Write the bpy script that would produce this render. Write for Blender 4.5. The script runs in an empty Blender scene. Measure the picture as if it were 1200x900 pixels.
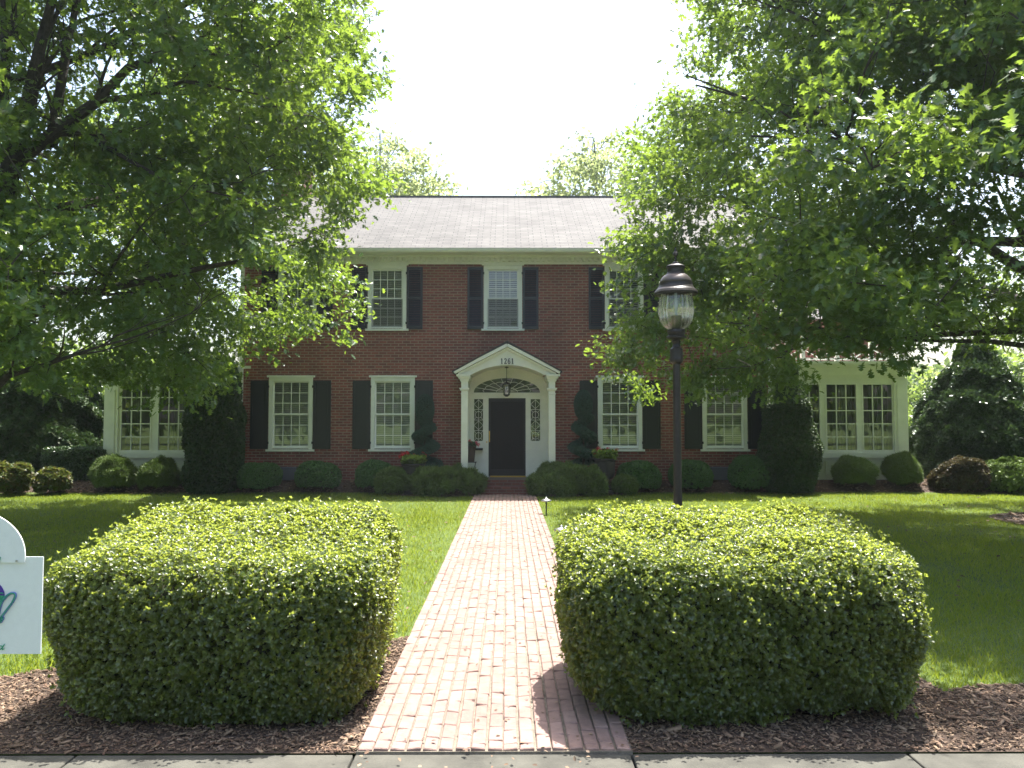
import bpy, math, random
import numpy as np
from mathutils import Vector, Matrix

random.seed(7)
rng = np.random.default_rng(7)
scene = bpy.context.scene
COL = scene.collection
R = math.radians

# ------------------------------------------------------------------ camera
F = 942.0                       # focal length in photo pixels (1200 wide)
EYE = Vector((0.0, 0.0, 1.8))
PITCH = math.atan(44.0 / F)
YAW = math.atan(5.0 / F)
cam_d = bpy.data.cameras.new("camera"); cam_d.sensor_fit = 'HORIZONTAL'
cam_d.sensor_width = 36.0; cam_d.lens = 36.0 * F / 1200.0
cam_d.clip_start = 0.05; cam_d.clip_end = 2000
cam = bpy.data.objects.new("camera", cam_d); COL.objects.link(cam)
cam.location = EYE
cam.rotation_euler = (R(90) + PITCH, 0, -YAW)
scene.camera = cam

# ------------------------------------------------------------------ sky and sun
SUN = Vector((0.20, 0.36, 1.0)).normalized()
w = bpy.data.worlds.new("World"); scene.world = w; w.use_nodes = True
nt = w.node_tree
bg = nt.nodes['Background']
sky = nt.nodes.new('ShaderNodeTexSky'); sky.sky_type = 'NISHITA'; sky.sun_disc = False
sky.sun_elevation = math.asin(SUN.z); sky.sun_rotation = math.atan2(SUN.x, SUN.y)
sky.air_density = 1.2; sky.dust_density = 4.0; sky.ozone_density = 1.0
nt.links.new(sky.outputs[0], bg.inputs[0]); bg.inputs[1].default_value = 0.13
sl = bpy.data.lights.new("sun", 'SUN'); sl.energy = 5.0; sl.angle = R(0.5); sl.color = (1.0, 0.965, 0.91)
so = bpy.data.objects.new("sun", sl); COL.objects.link(so)
so.rotation_euler = SUN.to_track_quat('Z', 'Y').to_euler(); so.location = (8, 12, 30)
vs = scene.view_settings
vs.view_transform = 'Standard'; vs.look = 'None'; vs.gamma = 1.0; vs.use_curve_mapping = False
vs.exposure = 1.52

# ------------------------------------------------------------------ helpers
def ray(px, py):
    u, v = px - 600.0, 450.0 - py
    y = F * math.cos(PITCH) - v * math.sin(PITCH)
    z = F * math.sin(PITCH) + v * math.cos(PITCH)
    x = u * math.cos(YAW) + y * math.sin(YAW)
    y = -u * math.sin(YAW) + y * math.cos(YAW)
    return x, y, z
def P(px, py, Y):
    x, y, z = ray(px, py); t = Y / y
    return Vector((x * t, Y, EYE.z + z * t))
def X(px, Y): return P(px, 494, Y).x
def Z(py, Y): return P(595, py, Y).z

def tag(o, label=None, cat=None, group=None, kind=None):
    if label: o['label'] = label
    if cat: o['category'] = cat
    if group: o['group'] = group
    if kind: o['kind'] = kind
    return o
def empty(name, loc, label=None, cat=None, group=None, rz=0):
    o = bpy.data.objects.new(name, None); COL.objects.link(o)
    o.location = loc; o.rotation_euler = (0, 0, rz); o.empty_display_size = 0.2
    return tag(o, label, cat, group)

class MB:
    def __init__(s): s.v = []; s.f = []; s.m = []; s.cur = 0
    def add(s, vs_, fs):
        b = len(s.v); s.v += [tuple(p) for p in vs_]
        for f in fs: s.f.append(tuple(b + i for i in f)); s.m.append(s.cur)
    def box(s, x0, x1, y0, y1, z0, z1):
        if x0 > x1: x0, x1 = x1, x0
        if y0 > y1: y0, y1 = y1, y0
        if z0 > z1: z0, z1 = z1, z0
        s.add([(x0,y0,z0),(x1,y0,z0),(x1,y1,z0),(x0,y1,z0),(x0,y0,z1),(x1,y0,z1),(x1,y1,z1),(x0,y1,z1)],
              [(0,3,2,1),(4,5,6,7),(0,1,5,4),(1,2,6,5),(2,3,7,6),(3,0,4,7)])
    def bar(s, a, b, wid, dep, up=(0,1,0)):
        # rectangular bar from a to b, depth measured along 'up'
        a = Vector(a); b = Vector(b); t = (b - a).normalized(); u = Vector(up)
        u = (u - t * u.dot(t)).normalized(); sd = t.cross(u)
        vs_ = []
        for p in (a, b):
            for i, j in ((-1,-1),(1,-1),(1,1),(-1,1)):
                vs_.append(p + sd * (wid / 2 * i) + u * (dep / 2 * j))
        s.add(vs_, [(0,1,2,3),(7,6,5,4),(0,4,5,1),(1,5,6,2),(2,6,7,3),(3,7,4,0)])
    def prism(s, poly, y0, y1):
        # poly: list of (x,z), extruded along y
        n = len(poly)
        s.add([(x, y0, z) for x, z in poly] + [(x, y1, z) for x, z in poly],
              [tuple(range(n)), tuple(range(2*n-1, n-1, -1))] +
              [(i, i + n, (i+1) % n + n, (i+1) % n) for i in range(n)])
    def tube(s, pts, rad, n=6, cap=True):
        pts = [Vector(p) for p in pts]
        if not hasattr(rad, '__len__'): rad = [rad] * len(pts)
        vs_ = []; ref = Vector((0.31, 0.17, 0.93))
        for i, p in enumerate(pts):
            t = (pts[min(i+1, len(pts)-1)] - pts[max(i-1, 0)])
            if t.length < 1e-9: t = Vector((0,0,1))
            t.normalize()
            r_ = ref if abs(t.dot(ref)) < 0.95 else Vector((1,0,0))
            a = t.cross(r_).normalized(); b = t.cross(a)
            for k in range(n):
                th = 2*math.pi*k/n
                vs_.append(p + (a*math.cos(th) + b*math.sin(th)) * rad[i])
        fs = []
        for i in range(len(pts)-1):
            for k in range(n):
                k2 = (k+1) % n
                fs.append((i*n+k, i*n+k2, (i+1)*n+k2, (i+1)*n+k))
        if cap:
            fs.append(tuple(range(n-1, -1, -1))); fs.append(tuple((len(pts)-1)*n + k for k in range(n)))
        s.add(vs_, fs)
    def lathe(s, prof, c=(0,0,0), n=24, flute=0, fd=0.0):
        vs_ = []; fs = []
        for r_, z in prof:
            for k in range(n):
                th = 2*math.pi*k/n
                rr = r_ * (1 + (fd*math.cos(flute*th) if flute else 0))
                vs_.append((c[0]+rr*math.cos(th), c[1]+rr*math.sin(th), c[2]+z))
        for i in range(len(prof)-1):
            for k in range(n):
                k2 = (k+1) % n
                fs.append((i*n+k, i*n+k2, (i+1)*n+k2, (i+1)*n+k))
        fs.append(tuple(range(n-1,-1,-1))); fs.append(tuple((len(prof)-1)*n+k for k in range(n)))
        s.add(vs_, fs)
    def build(s, name, mats, parent=None, smooth=False, bevel=0.0):
        me = bpy.data.meshes.new(name)
        me.from_pydata(s.v, [], s.f)
        if not isinstance(mats, (list, tuple)): mats = [mats]
        for m in mats: me.materials.append(m)
        if len(mats) > 1: me.polygons.foreach_set('material_index', s.m)
        if smooth: me.polygons.foreach_set('use_smooth', [True]*len(s.f))
        me.update()
        o = bpy.data.objects.new(name, me); COL.objects.link(o)
        if parent is not None:
            o.parent = parent
            # vertices were written in world space: undo the parent's offset
            o.matrix_parent_inverse = world_of(parent).inverted()
        if bevel:
            b = o.modifiers.new('bevel', 'BEVEL'); b.width = bevel; b.segments = 2; b.limit_method = 'ANGLE'
        return o
def world_of(o):
    m = Matrix.Translation(o.location) @ o.rotation_euler.to_matrix().to_4x4()
    if o.parent: m = world_of(o.parent) @ o.matrix_parent_inverse @ m
    return m

def np_mesh(name, V, faces_flat, loop_tot, mats, midx=None, parent=None, smooth=False):
    me = bpy.data.meshes.new(name)
    me.vertices.add(len(V)); me.vertices.foreach_set('co', np.asarray(V, dtype=np.float32).ravel())
    me.loops.add(len(faces_flat)); me.loops.foreach_set('vertex_index', np.asarray(faces_flat, dtype=np.int32))
    me.polygons.add(len(loop_tot))
    ls = np.concatenate([[0], np.cumsum(loop_tot)[:-1]]).astype(np.int32)
    me.polygons.foreach_set('loop_start', ls)
    if not isinstance(mats, (list, tuple)): mats = [mats]
    for m in mats: me.materials.append(m)
    if midx is not None: me.polygons.foreach_set('material_index', np.asarray(midx, dtype=np.int32))
    if smooth: me.polygons.foreach_set('use_smooth', np.ones(len(loop_tot), dtype=bool))
    me.update(calc_edges=True)
    o = bpy.data.objects.new(name, me); COL.objects.link(o)
    if parent is not None:
        o.parent = parent; o.matrix_parent_inverse = world_of(parent).inverted()
    return o

def nrm(a): return a / np.maximum(np.linalg.norm(a, axis=1, keepdims=True), 1e-9)

OAK = (np.array([(0,0,0),(1,0,-.08),
        (.20,.07,.03),(.27,.36,.06),(.40,.10,.03),(.58,.44,.05),(.68,.12,.02),(.86,.26,0),
        (.20,-.07,.03),(.27,-.36,.06),(.40,-.10,.03),(.58,-.44,.05),(.68,-.12,.02),(.86,-.26,0)], dtype=float),
       [(0,1,7,6,5,4,3,2),(0,8,9,10,11,12,13,1)])
OVAL = (np.array([(0,0,0),(1,0,-.05),(.35,.3,.08),(.75,.22,.04),(.35,-.3,.08),(.75,-.22,.04)], dtype=float),
        [(0,1,3,2),(0,4,5,1)])
DIA = (np.array([(0,0,0),(.5,.34,.06),(1,0,0),(.5,-.34,.06)], dtype=float), [(0,3,2,1)])
NEEDLE = (np.array([(0,.09,0),(0,-.09,0),(1,0,.05)], dtype=float), [(0,1,2)])

def leaves(name, C, T, N, S, tm, mats, parent=None, core=None, smooth=False):
    """C points, T along the leaf, N its normal, S size: all leaves in one mesh; core = (V, flat, tot) is appended with material 1"""
    tv, tf = tm; k = len(tv); n = len(C)
    T = nrm(T); B = nrm(np.cross(N, T)); N = np.cross(T, B)
    S = np.asarray(S).reshape(-1, 1, 1)
    V = C[:, None, :] + S * (tv[None, :, 0:1]*T[:, None, :] + tv[None, :, 1:2]*B[:, None, :] + tv[None, :, 2:3]*N[:, None, :])
    V = V.reshape(-1, 3)
    flat1 = np.concatenate([np.array(f) for f in tf]); tot1 = np.array([len(f) for f in tf])
    flat = (flat1[None, :] + (np.arange(n)*k)[:, None]).ravel(); tot = np.tile(tot1, n)
    mi = np.zeros(len(tot), dtype=int)
    if core is not None:
        cv, cf, ct = core
        flat = np.concatenate([flat, cf + len(V)]); V = np.concatenate([V, cv]); tot = np.concatenate([tot, ct])
        mi = np.concatenate([mi, np.ones(len(ct), dtype=int)])
    return np_mesh(name, V, flat, tot, mats, mi if core is not None else None, parent, smooth)

class Lump:
    def __init__(s, seed, scale, n=7):
        g = np.random.default_rng(abs(seed))
        s.k = g.normal(size=(n, 3)) * scale; s.p = g.uniform(0, 6.28, n); s.n = n
    def __call__(s, p): return np.sin(p @ s.k.T + s.p).sum(axis=1) / math.sqrt(s.n)

# ------------------------------------------------------------------ materials
def mat(name, col=(.5,.5,.5), rough=.6, metal=0.0, var=0.0, scale=8.0, bump=0.0, bscale=40.0, spec=0.5, col2=None):
    m = bpy.data.materials.new(name); m.use_nodes = True
    t = m.node_tree; b = t.nodes['Principled BSDF']
    b.inputs['Base Color'].default_value = (*col, 1); b.inputs['Roughness'].default_value = rough
    b.inputs['Metallic'].default_value = metal; b.inputs['Specular IOR Level'].default_value = spec
    tc = t.nodes.new('ShaderNodeTexCoord')
    if var or col2:
        nz = t.nodes.new('ShaderNodeTexNoise'); nz.inputs['Scale'].default_value = scale; nz.inputs['Detail'].default_value = 6
        nz.inputs['Roughness'].default_value = .65
        t.links.new(tc.outputs['Object'], nz.inputs['Vector'])
        rp = t.nodes.new('ShaderNodeValToRGB')
        c2 = col2 if col2 else tuple(min(1, c*(1+var)) for c in col)
        c1 = col if col2 else tuple(c*(1-var) for c in col)
        rp.color_ramp.elements[0].position = .32; rp.color_ramp.elements[1].position = .68
        rp.color_ramp.elements[0].color = (*c1, 1); rp.color_ramp.elements[1].color = (*c2, 1)
        t.links.new(nz.outputs['Fac'], rp.inputs[0]); t.links.new(rp.outputs[0], b.inputs['Base Color'])
    if bump:
        n2 = t.nodes.new('ShaderNodeTexNoise'); n2.inputs['Scale'].default_value = bscale; n2.inputs['Detail'].default_value = 5
        t.links.new(tc.outputs['Object'], n2.inputs['Vector'])
        bp = t.nodes.new('ShaderNodeBump'); bp.inputs['Strength'].default_value = bump; bp.inputs['Distance'].default_value = .02
        t.links.new(n2.outputs['Fac'], bp.inputs['Height']); t.links.new(bp.outputs[0], b.inputs['Normal'])
    return m

def leafmat(name, cols, trans, tmix=.4, rough=.4, spec=.5):
    """per-leaf colour picked by Random Per Island; thin leaves let light through"""
    m = bpy.data.materials.new(name); m.use_nodes = True
    t = m.node_tree; b = t.nodes['Principled BSDF']; out = t.nodes['Material Output']
    g = t.nodes.new('ShaderNodeNewGeometry'); rp = t.nodes.new('ShaderNodeValToRGB')
    while len(rp.color_ramp.elements) < len(cols): rp.color_ramp.elements.new(.5)
    for i, c in enumerate(cols):
        rp.color_ramp.elements[i].position = i / max(1, len(cols)-1); rp.color_ramp.elements[i].color = (*c, 1)
    t.links.new(g.outputs['Random Per Island'], rp.inputs[0]); t.links.new(rp.outputs[0], b.inputs['Base Color'])
    b.inputs['Roughness'].default_value = rough; b.inputs['Specular IOR Level'].default_value = spec
    tr = t.nodes.new('ShaderNodeBsdfTranslucent')
    mx = t.nodes.new('ShaderNodeMix'); mx.data_type = 'RGBA'; mx.blend_type = 'MIX'; mx.inputs[0].default_value = .6
    t.links.new(rp.outputs[0], mx.inputs[6]); mx.inputs[7].default_value = (*trans, 1)
    t.links.new(mx.outputs[2], tr.inputs[0])
    ms = t.nodes.new('ShaderNodeMixShader'); ms.inputs[0].default_value = tmix
    t.links.new(b.outputs[0], ms.inputs[1]); t.links.new(tr.outputs[0], ms.inputs[2]); t.links.new(ms.outputs[0], out.inputs[0])
    return m

def brickmat(name, c1, c2, mortar, bw, bh, ms, axis='wall', bump=.4, rough=.85, k=1.0, offs=.5):
    m = bpy.data.materials.new(name); m.use_nodes = True
    t = m.node_tree; b = t.nodes['Principled BSDF']; L = t.links
    tc = t.nodes.new('ShaderNodeTexCoord'); sp = t.nodes.new('ShaderNodeSeparateXYZ'); cb = t.nodes.new('ShaderNodeCombineXYZ')
    L.new(tc.outputs['Object'], sp.inputs[0])
    if axis == 'wall':
        ad = t.nodes.new('ShaderNodeMath'); ad.operation = 'ADD'
        L.new(sp.outputs[0], ad.inputs[0]); L.new(sp.outputs[1], ad.inputs[1]); L.new(ad.outputs[0], cb.inputs[0]); L.new(sp.outputs[2], cb.inputs[1])
    else:
        mu = t.nodes.new('ShaderNodeMath'); mu.operation = 'MULTIPLY'; mu.inputs[1].default_value = k
        L.new(sp.outputs[1], mu.inputs[0]); L.new(sp.outputs[0], cb.inputs[0]); L.new(mu.outputs[0], cb.inputs[1])
    br = t.nodes.new('ShaderNodeTexBrick'); br.offset = offs
    br.inputs['Scale'].default_value = 1.0; br.inputs['Brick Width'].default_value = bw; br.inputs['Row Height'].default_value = bh
    br.inputs['Mortar Size'].default_value = ms; br.inputs['Mortar Smooth'].default_value = .2; br.inputs['Bias'].default_value = 0
    br.inputs['Color1'].default_value = (*c1, 1); br.inputs['Color2'].default_value = (*c2, 1); br.inputs['Mortar'].default_value = (*mortar, 1)
    L.new(cb.outputs[0], br.inputs['Vector'])
    nz = t.nodes.new('ShaderNodeTexNoise'); nz.inputs['Scale'].default_value = 1.1; nz.inputs['Detail'].default_value = 8; nz.inputs['Roughness'].default_value = .7
    L.new(tc.outputs['Object'], nz.inputs['Vector'])
    mr = t.nodes.new('ShaderNodeMapRange'); mr.inputs[1].default_value = .3; mr.inputs[2].default_value = .7; mr.inputs[3].default_value = .72; mr.inputs[4].default_value = 1.25
    L.new(nz.outputs['Fac'], mr.inputs[0])
    mx = t.nodes.new('ShaderNodeVectorMath'); mx.operation = 'SCALE'
    L.new(br.outputs['Color'], mx.inputs[0]); L.new(mr.outputs[0], mx.inputs['Scale']); L.new(mx.outputs[0], b.inputs['Base Color'])
    b.inputs['Roughness'].default_value = rough
    bp = t.nodes.new('ShaderNodeBump'); bp.inputs['Strength'].default_value = bump; bp.inputs['Distance'].default_value = .01; bp.invert = True
    L.new(br.outputs['Fac'], bp.inputs['Height']); L.new(bp.outputs[0], b.inputs['Normal'])
    return m

def glassmat(name, tint=(1,1,1), ior=1.6, rough=.0, milk=0.0):
    m = bpy.data.materials.new(name); m.use_nodes = True
    t = m.node_tree; out = t.nodes['Material Output']; t.nodes.remove(t.nodes['Principled BSDF'])
    a = t.nodes.new('ShaderNodeBsdfTransparent'); a.inputs[0].default_value = (*tint, 1)
    g = t.nodes.new('ShaderNodeBsdfGlossy'); g.inputs['Roughness'].default_value = rough
    f = t.nodes.new('ShaderNodeFresnel'); f.inputs[0].default_value = ior
    ms = t.nodes.new('ShaderNodeMixShader')
    t.links.new(f.outputs[0], ms.inputs[0]); t.links.new(a.outputs[0], ms.inputs[1]); t.links.new(g.outputs[0], ms.inputs[2])
    t.links.new(ms.outputs[0], out.inputs[0])
    if milk:
        tl = t.nodes.new('ShaderNodeBsdfTranslucent'); tl.inputs[0].default_value = (.85,.88,.82,1)
        m2 = t.nodes.new('ShaderNodeMixShader'); m2.inputs[0].default_value = milk
        t.links.new(ms.outputs[0], m2.inputs[1]); t.links.new(tl.outputs[0], m2.inputs[2]); t.links.new(m2.outputs[0], out.inputs[0])
    return m

def islandmat(name, cols, rough=.8, bump=0.0, bscale=60):
    m = mat(name, cols[0], rough, bump=bump, bscale=bscale)
    t = m.node_tree; b = t.nodes['Principled BSDF']
    g = t.nodes.new('ShaderNodeNewGeometry'); rp = t.nodes.new('ShaderNodeValToRGB')
    while len(rp.color_ramp.elements) < len(cols): rp.color_ramp.elements.new(.5)
    for i, c in enumerate(cols):
        rp.color_ramp.elements[i].position = i/(len(cols)-1); rp.color_ramp.elements[i].color = (*c, 1)
    t.links.new(g.outputs['Random Per Island'], rp.inputs[0])
    nz = t.nodes.new('ShaderNodeTexNoise'); nz.inputs['Scale'].default_value = 18; nz.inputs['Detail'].default_value = 7
    tc = t.nodes.new('ShaderNodeTexCoord'); t.links.new(tc.outputs['Object'], nz.inputs['Vector'])
    mr = t.nodes.new('ShaderNodeMapRange'); mr.inputs[1].default_value = .3; mr.inputs[2].default_value = .7; mr.inputs[3].default_value = .8; mr.inputs[4].default_value = 1.15
    n3 = t.nodes.new('ShaderNodeTexNoise'); n3.inputs['Scale'].default_value = 1.7; n3.inputs['Detail'].default_value = 5; t.links.new(tc.outputs['Object'], n3.inputs['Vector'])
    av = t.nodes.new('ShaderNodeMath'); av.operation = 'MULTIPLY_ADD'; av.inputs[1].default_value = .5
    hf_ = t.nodes.new('ShaderNodeMath'); hf_.operation = 'MULTIPLY'; hf_.inputs[1].default_value = .5; t.links.new(n3.outputs['Fac'], hf_.inputs[0])
    t.links.new(nz.outputs['Fac'], av.inputs[0]); t.links.new(hf_.outputs[0], av.inputs[2]); mr.inputs[1].default_value = .38; mr.inputs[2].default_value = .62; mr.inputs[3].default_value = .80
    t.links.new(av.outputs[0], mr.inputs[0])
    mx = t.nodes.new('ShaderNodeVectorMath'); mx.operation = 'SCALE'
    t.links.new(rp.outputs[0], mx.inputs[0]); t.links.new(mr.outputs[0], mx.inputs['Scale']); t.links.new(mx.outputs[0], b.inputs['Base Color'])
    return m

M = {}
M['brick'] = brickmat('red_brick', (.27,.074,.056), (.16,.046,.040), (.29,.20,.15), .205, .0725, .0115)
M['shingle'] = brickmat('roof_shingles', (.122,.116,.107), (.096,.091,.085), (.04,.039,.039), .34, .15, .009, axis='roof', k=1.15, bump=1.0, offs=.37)
M['white'] = mat('white_paint', (.78,.78,.73), .5, var=.06, scale=3)
M['whitebright'] = mat('white_trim', (.80,.80,.76), .45)
M['shutter_up'] = mat('shutter_blue_black', (.012,.014,.026), .45)
M['shutter_dn'] = mat('shutter_green_black', (.010,.014,.013), .45)
M['door'] = mat('door_dark', (.016,.018,.02), .5, spec=.25)
M['doorglass'] = mat('door_mesh', (.008,.008,.008), .5, spec=.15)
M['brass'] = mat('brass', (.65,.42,.10), .3, metal=1)
M['iron'] = mat('black_iron', (.02,.02,.02), .5, metal=.3)
M['bronze'] = mat('bronze_paint', (.032,.026,.024), .45, metal=.3, var=.25, scale=20)
M['copper'] = mat('weathered_copper', (.085,.07,.066), .42, metal=.4, var=.2, scale=14)
M['glass'] = glassmat('window_glass', (.9,.93,.92), 2.1)
M['globe'] = glassmat('lamp_glass', (.88,.90,.85), 1.9, .04, .10)
M['blind'] = mat('white_blind', (.78,.78,.72), .6)
M['curtain'] = mat('grey_curtain', (.20,.22,.22), .9)
M['room'] = mat('room_wall', (.10,.10,.09), .9)
M['bark'] = mat('oak_bark', (.055,.045,.038), .95, var=.45, scale=14, bump=.9, bscale=28)
M['concrete'] = mat('concrete', (.078,.075,.060), .9, var=.35, scale=4, bump=.25, bscale=90)
M['asphalt'] = mat('asphalt', (.05,.05,.052), .9, var=.2, scale=20, bump=.3, bscale=150)
M['soil'] = mat('mulch_soil', (.05,.033,.024), .95, col2=(.10,.066,.045), scale=18, bump=.8, bscale=60)
M['sand'] = mat('joint_sand', (.20,.17,.13), .95, var=.3, scale=25, bump=.4, bscale=120)
M['lawn'] = mat('lawn_ground', (.075,.12,.022), .95, col2=(.11,.16,.03), scale=2.2, bump=.8, bscale=110)
M['paver'] = islandmat('walk_brick', [(.265,.172,.142),(.285,.188,.157),(.275,.178,.148),(.305,.205,.173),(.285,.19,.16)], .85, bump=.25, bscale=70)
M['chips'] = islandmat('wood_chips', [(.13,.08,.05),(.23,.15,.095),(.08,.05,.035),(.36,.26,.17),(.16,.09,.055),(.20,.15,.11)], .9)
M['grass'] = leafmat('grass_blades', [(.11,.17,.018),(.16,.225,.022),(.13,.19,.02),(.19,.245,.032),(.29,.27,.09)], (.52,.62,.05), .45, .5, .3)
M['oakleaf'] = leafmat('oak_leaves', [(.028,.074,.030),(.042,.10,.036),(.034,.085,.032),(.06,.13,.04)], (.50,.70,.06), .43, .33, .6)
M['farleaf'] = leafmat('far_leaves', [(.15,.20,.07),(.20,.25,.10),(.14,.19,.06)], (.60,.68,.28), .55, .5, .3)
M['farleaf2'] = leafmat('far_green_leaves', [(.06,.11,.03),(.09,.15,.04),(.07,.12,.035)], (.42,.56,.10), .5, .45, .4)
M['privet'] = leafmat('privet_leaves', [(.014,.036,.008),(.035,.075,.012),(.02,.046,.008),(.075,.12,.02),(.02,.048,.009)], (.80,.92,.13), .47, .40, 1.0)
M['privet'].node_tree.nodes['Principled BSDF'].inputs['Coat Weight'].default_value = .5
M['privet'].node_tree.nodes['Principled BSDF'].inputs['Coat Roughness'].default_value = .3
M['box'] = leafmat('boxwood_leaves', [(.065,.145,.038),(.095,.19,.05),(.075,.16,.043)], (.10,.20,.03), .2, .45, .4)
M['juniper'] = leafmat('juniper_needles', [(.09,.15,.035),(.15,.21,.05),(.10,.16,.035),(.13,.19,.045)], (.14,.22,.03), .2, .5, .3)
M['arbor'] = leafmat('arborvitae_sprays', [(.035,.075,.022),(.052,.10,.03),(.065,.085,.03)], (.08,.14,.02), .2, .55, .3)
M['topiary'] = leafmat('topiary_needles', [(.032,.085,.055),(.05,.11,.068),(.04,.095,.06)], (.04,.10,.05), .12, .55, .3)
M['holly'] = leafmat('holly_leaves', [(.034,.07,.027),(.052,.098,.036),(.065,.115,.04)], (.12,.2,.03), .2, .28, .6)
M['nandina'] = leafmat('nandina_leaves', [(.06,.10,.02),(.09,.12,.03),(.13,.08,.03),(.07,.11,.02),(.06,.10,.02)], (.25,.28,.04), .3, .4, .4)
M['russet'] = leafmat('russet_leaves', [(.06,.045,.025),(.05,.06,.025),(.08,.05,.03)], (.15,.12,.04), .25, .5, .3)
M['lime'] = leafmat('lime_leaves', [(.16,.24,.03),(.22,.30,.04),(.10,.18,.03)], (.3,.4,.03), .3, .45, .3)
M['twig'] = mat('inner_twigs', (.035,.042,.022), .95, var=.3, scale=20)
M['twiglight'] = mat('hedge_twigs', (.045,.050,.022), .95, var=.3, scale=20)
M['red'] = mat('red_petals', (.55,.02,.02), .6)
M['pink'] = mat('pink_petals', (.60,.06,.10), .6)
M['urn'] = mat('urn_stone', (.045,.038,.038), .7, var=.3, scale=12)
M['terra'] = mat('dark_clay', (.07,.05,.04), .8)
M['vent'] = mat('grey_vent', (.10,.10,.13), .7)
M['signwhite'] = mat('sign_board', (.70,.73,.72), .5, var=.03, scale=30)
M['signgreen'] = mat('sign_green', (.02,.26,.14), .5)
M['signblue'] = mat('sign_blue', (.10,.16,.38), .5)
M['signpurple'] = mat('sign_purple', (.06,.02,.26), .5)
M['steel'] = mat('brushed_metal', (.45,.45,.44), .35, metal=.9)
M['number'] = mat('number_paint', (.03,.035,.05), .5)
M['wick'] = mat('lamp_fitting', (.20,.20,.17), .5)

# ------------------------------------------------------------------ the setting
def smooth(t): t = np.clip(t, 0, 1); return t*t*(3-2*t)
def gz(x, y):
    """terrain height: flat lawn, planting bed banked up a little towards the house"""
    x = np.asarray(x, float); y = np.asarray(y, float)
    side = smooth((np.abs(x+0.02) - 1.15) / .5)
    return .26 * smooth((y - 20.0) / .9) * side

def grid(name, x0, x1, y0, y1, nx, ny, dz, m, hf=gz, mask=None, kind='structure'):
    xs = np.linspace(x0, x1, nx); ys = np.linspace(y0, y1, ny)
    XX, YY = np.meshgrid(xs, ys); V = np.stack([XX.ravel(), YY.ravel(), (hf(XX, YY) + dz).ravel()], 1)
    f = []
    for j in range(ny-1):
        for i in range(nx-1):
            if mask is None or mask((xs[i]+xs[i+1])/2, (ys[j]+ys[j+1])/2):
                f += [j*nx+i, j*nx+i+1, (j+1)*nx+i+1, (j+1)*nx+i]
    o = np_mesh(name, V, np.array(f), np.full(len(f)//4, 4), m)
    return tag(o, kind=kind)

g = MB(); g.add([(-900,-900,-.02),(900,-900,-.02),(900,4.3,-.02),(-900,4.3,-.02)], [(0,1,2,3)])
# ground sheet to the horizon, its near part just under lawn, road and paths
o = MB(); o.add([(-900,-900,-.14),(900,-900,-.14),(900,900,-.14),(-900,900,-.14)], [(0,1,2,3)])
tag(o.build('ground', M['lawn']), kind='structure')
def lawnz(x, y): return gz(x, y)
o = MB()
grid('lawn', -60, 60, 4.45, 75, 481, 180, 0.0, M['lawn'])
o = MB(); o.box(-60, 60, 1.85, 3.0, -.13, -.005); tag(o.build('verge', M['lawn']), kind='structure')
o = MB()
xx = -60.0
cuts = [-60 + 1.5*i + .67 for i in range(81)]
for a, b in zip(cuts[:-1], cuts[1:]):
    o.box(a+.006, b-.006, 3.0, 4.445, -.13, .0)
o.build('sidewalk', M['concrete'], bevel=.008)['kind'] = 'structure'
o = MB(); o.box(-60, 60, 1.68, 1.846, -.3, .0); o.build('kerb', M['concrete'], bevel=.02)['kind'] = 'structure'
o = MB(); o.add([(-60,-8,-.125),(60,-8,-.125),(60,1.70,-.125),(-60,1.70,-.125)], [(0,1,2,3)])
tag(o.build('road', M['asphalt']), kind='structure')

WX0, WX1 = -.82, .68            # the brick walk
o = MB(); o.box(WX0, WX1, 4.45, 19.72, -.1, .012); tag(o.build('walk_bed', M['sand']), kind='structure')
# individual pavers, laid lengthwise in seventeen rows (surface pattern: one mesh)
o = MB(); nrow = 17; pit = (WX1-WX0)/nrow
for r_ in range(nrow):
    y = 4.455; first = True
    wob = random.uniform(0, 6); rx = WX0 + (r_+.5)*pit
    while y < 19.7:
        ln = random.uniform(.185, .208)
        if first: ln *= random.choice([.55, 1, 1, .8, .35]); first = False
        y2 = min(y+ln, 19.71)
        if y2 - y > .03:
            cx = rx + .003*math.sin(y*1.3+wob) + random.uniform(-.0015,.0015); hw = pit/2 - random.uniform(.0045,.0075)
            a = random.uniform(-.010, .010); h = .028 + random.uniform(-.005,.003); tl = random.uniform(-.004,.004)
            ym, hl = (y+y2)/2, (y2-y)/2 - random.uniform(.002,.0045)
            vs_ = []
            for (s_, zz, k) in ((1, .0, 0), (1, h-.005, 0), (.0, h, .005)):
                for ix, iy in ((-1,-1),(1,-1),(1,1),(-1,1)):
                    px_ = ix*(hw-k); py_ = iy*(hl-k)
                    vs_.append((cx+px_*math.cos(a)-py_*math.sin(a), ym+px_*math.sin(a)+py_*math.cos(a), zz + tl*ix))
            fs = []
            for q in (0, 4):
                for i in range(4): fs.append((q+i, q+(i+1)%4, q+4+(i+1)%4, q+4+i))
            fs.append((8,9,10,11)); o.add(vs_, fs)
        y = y2
tag(o.build('brick_path', M['paver']), kind='structure')

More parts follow.
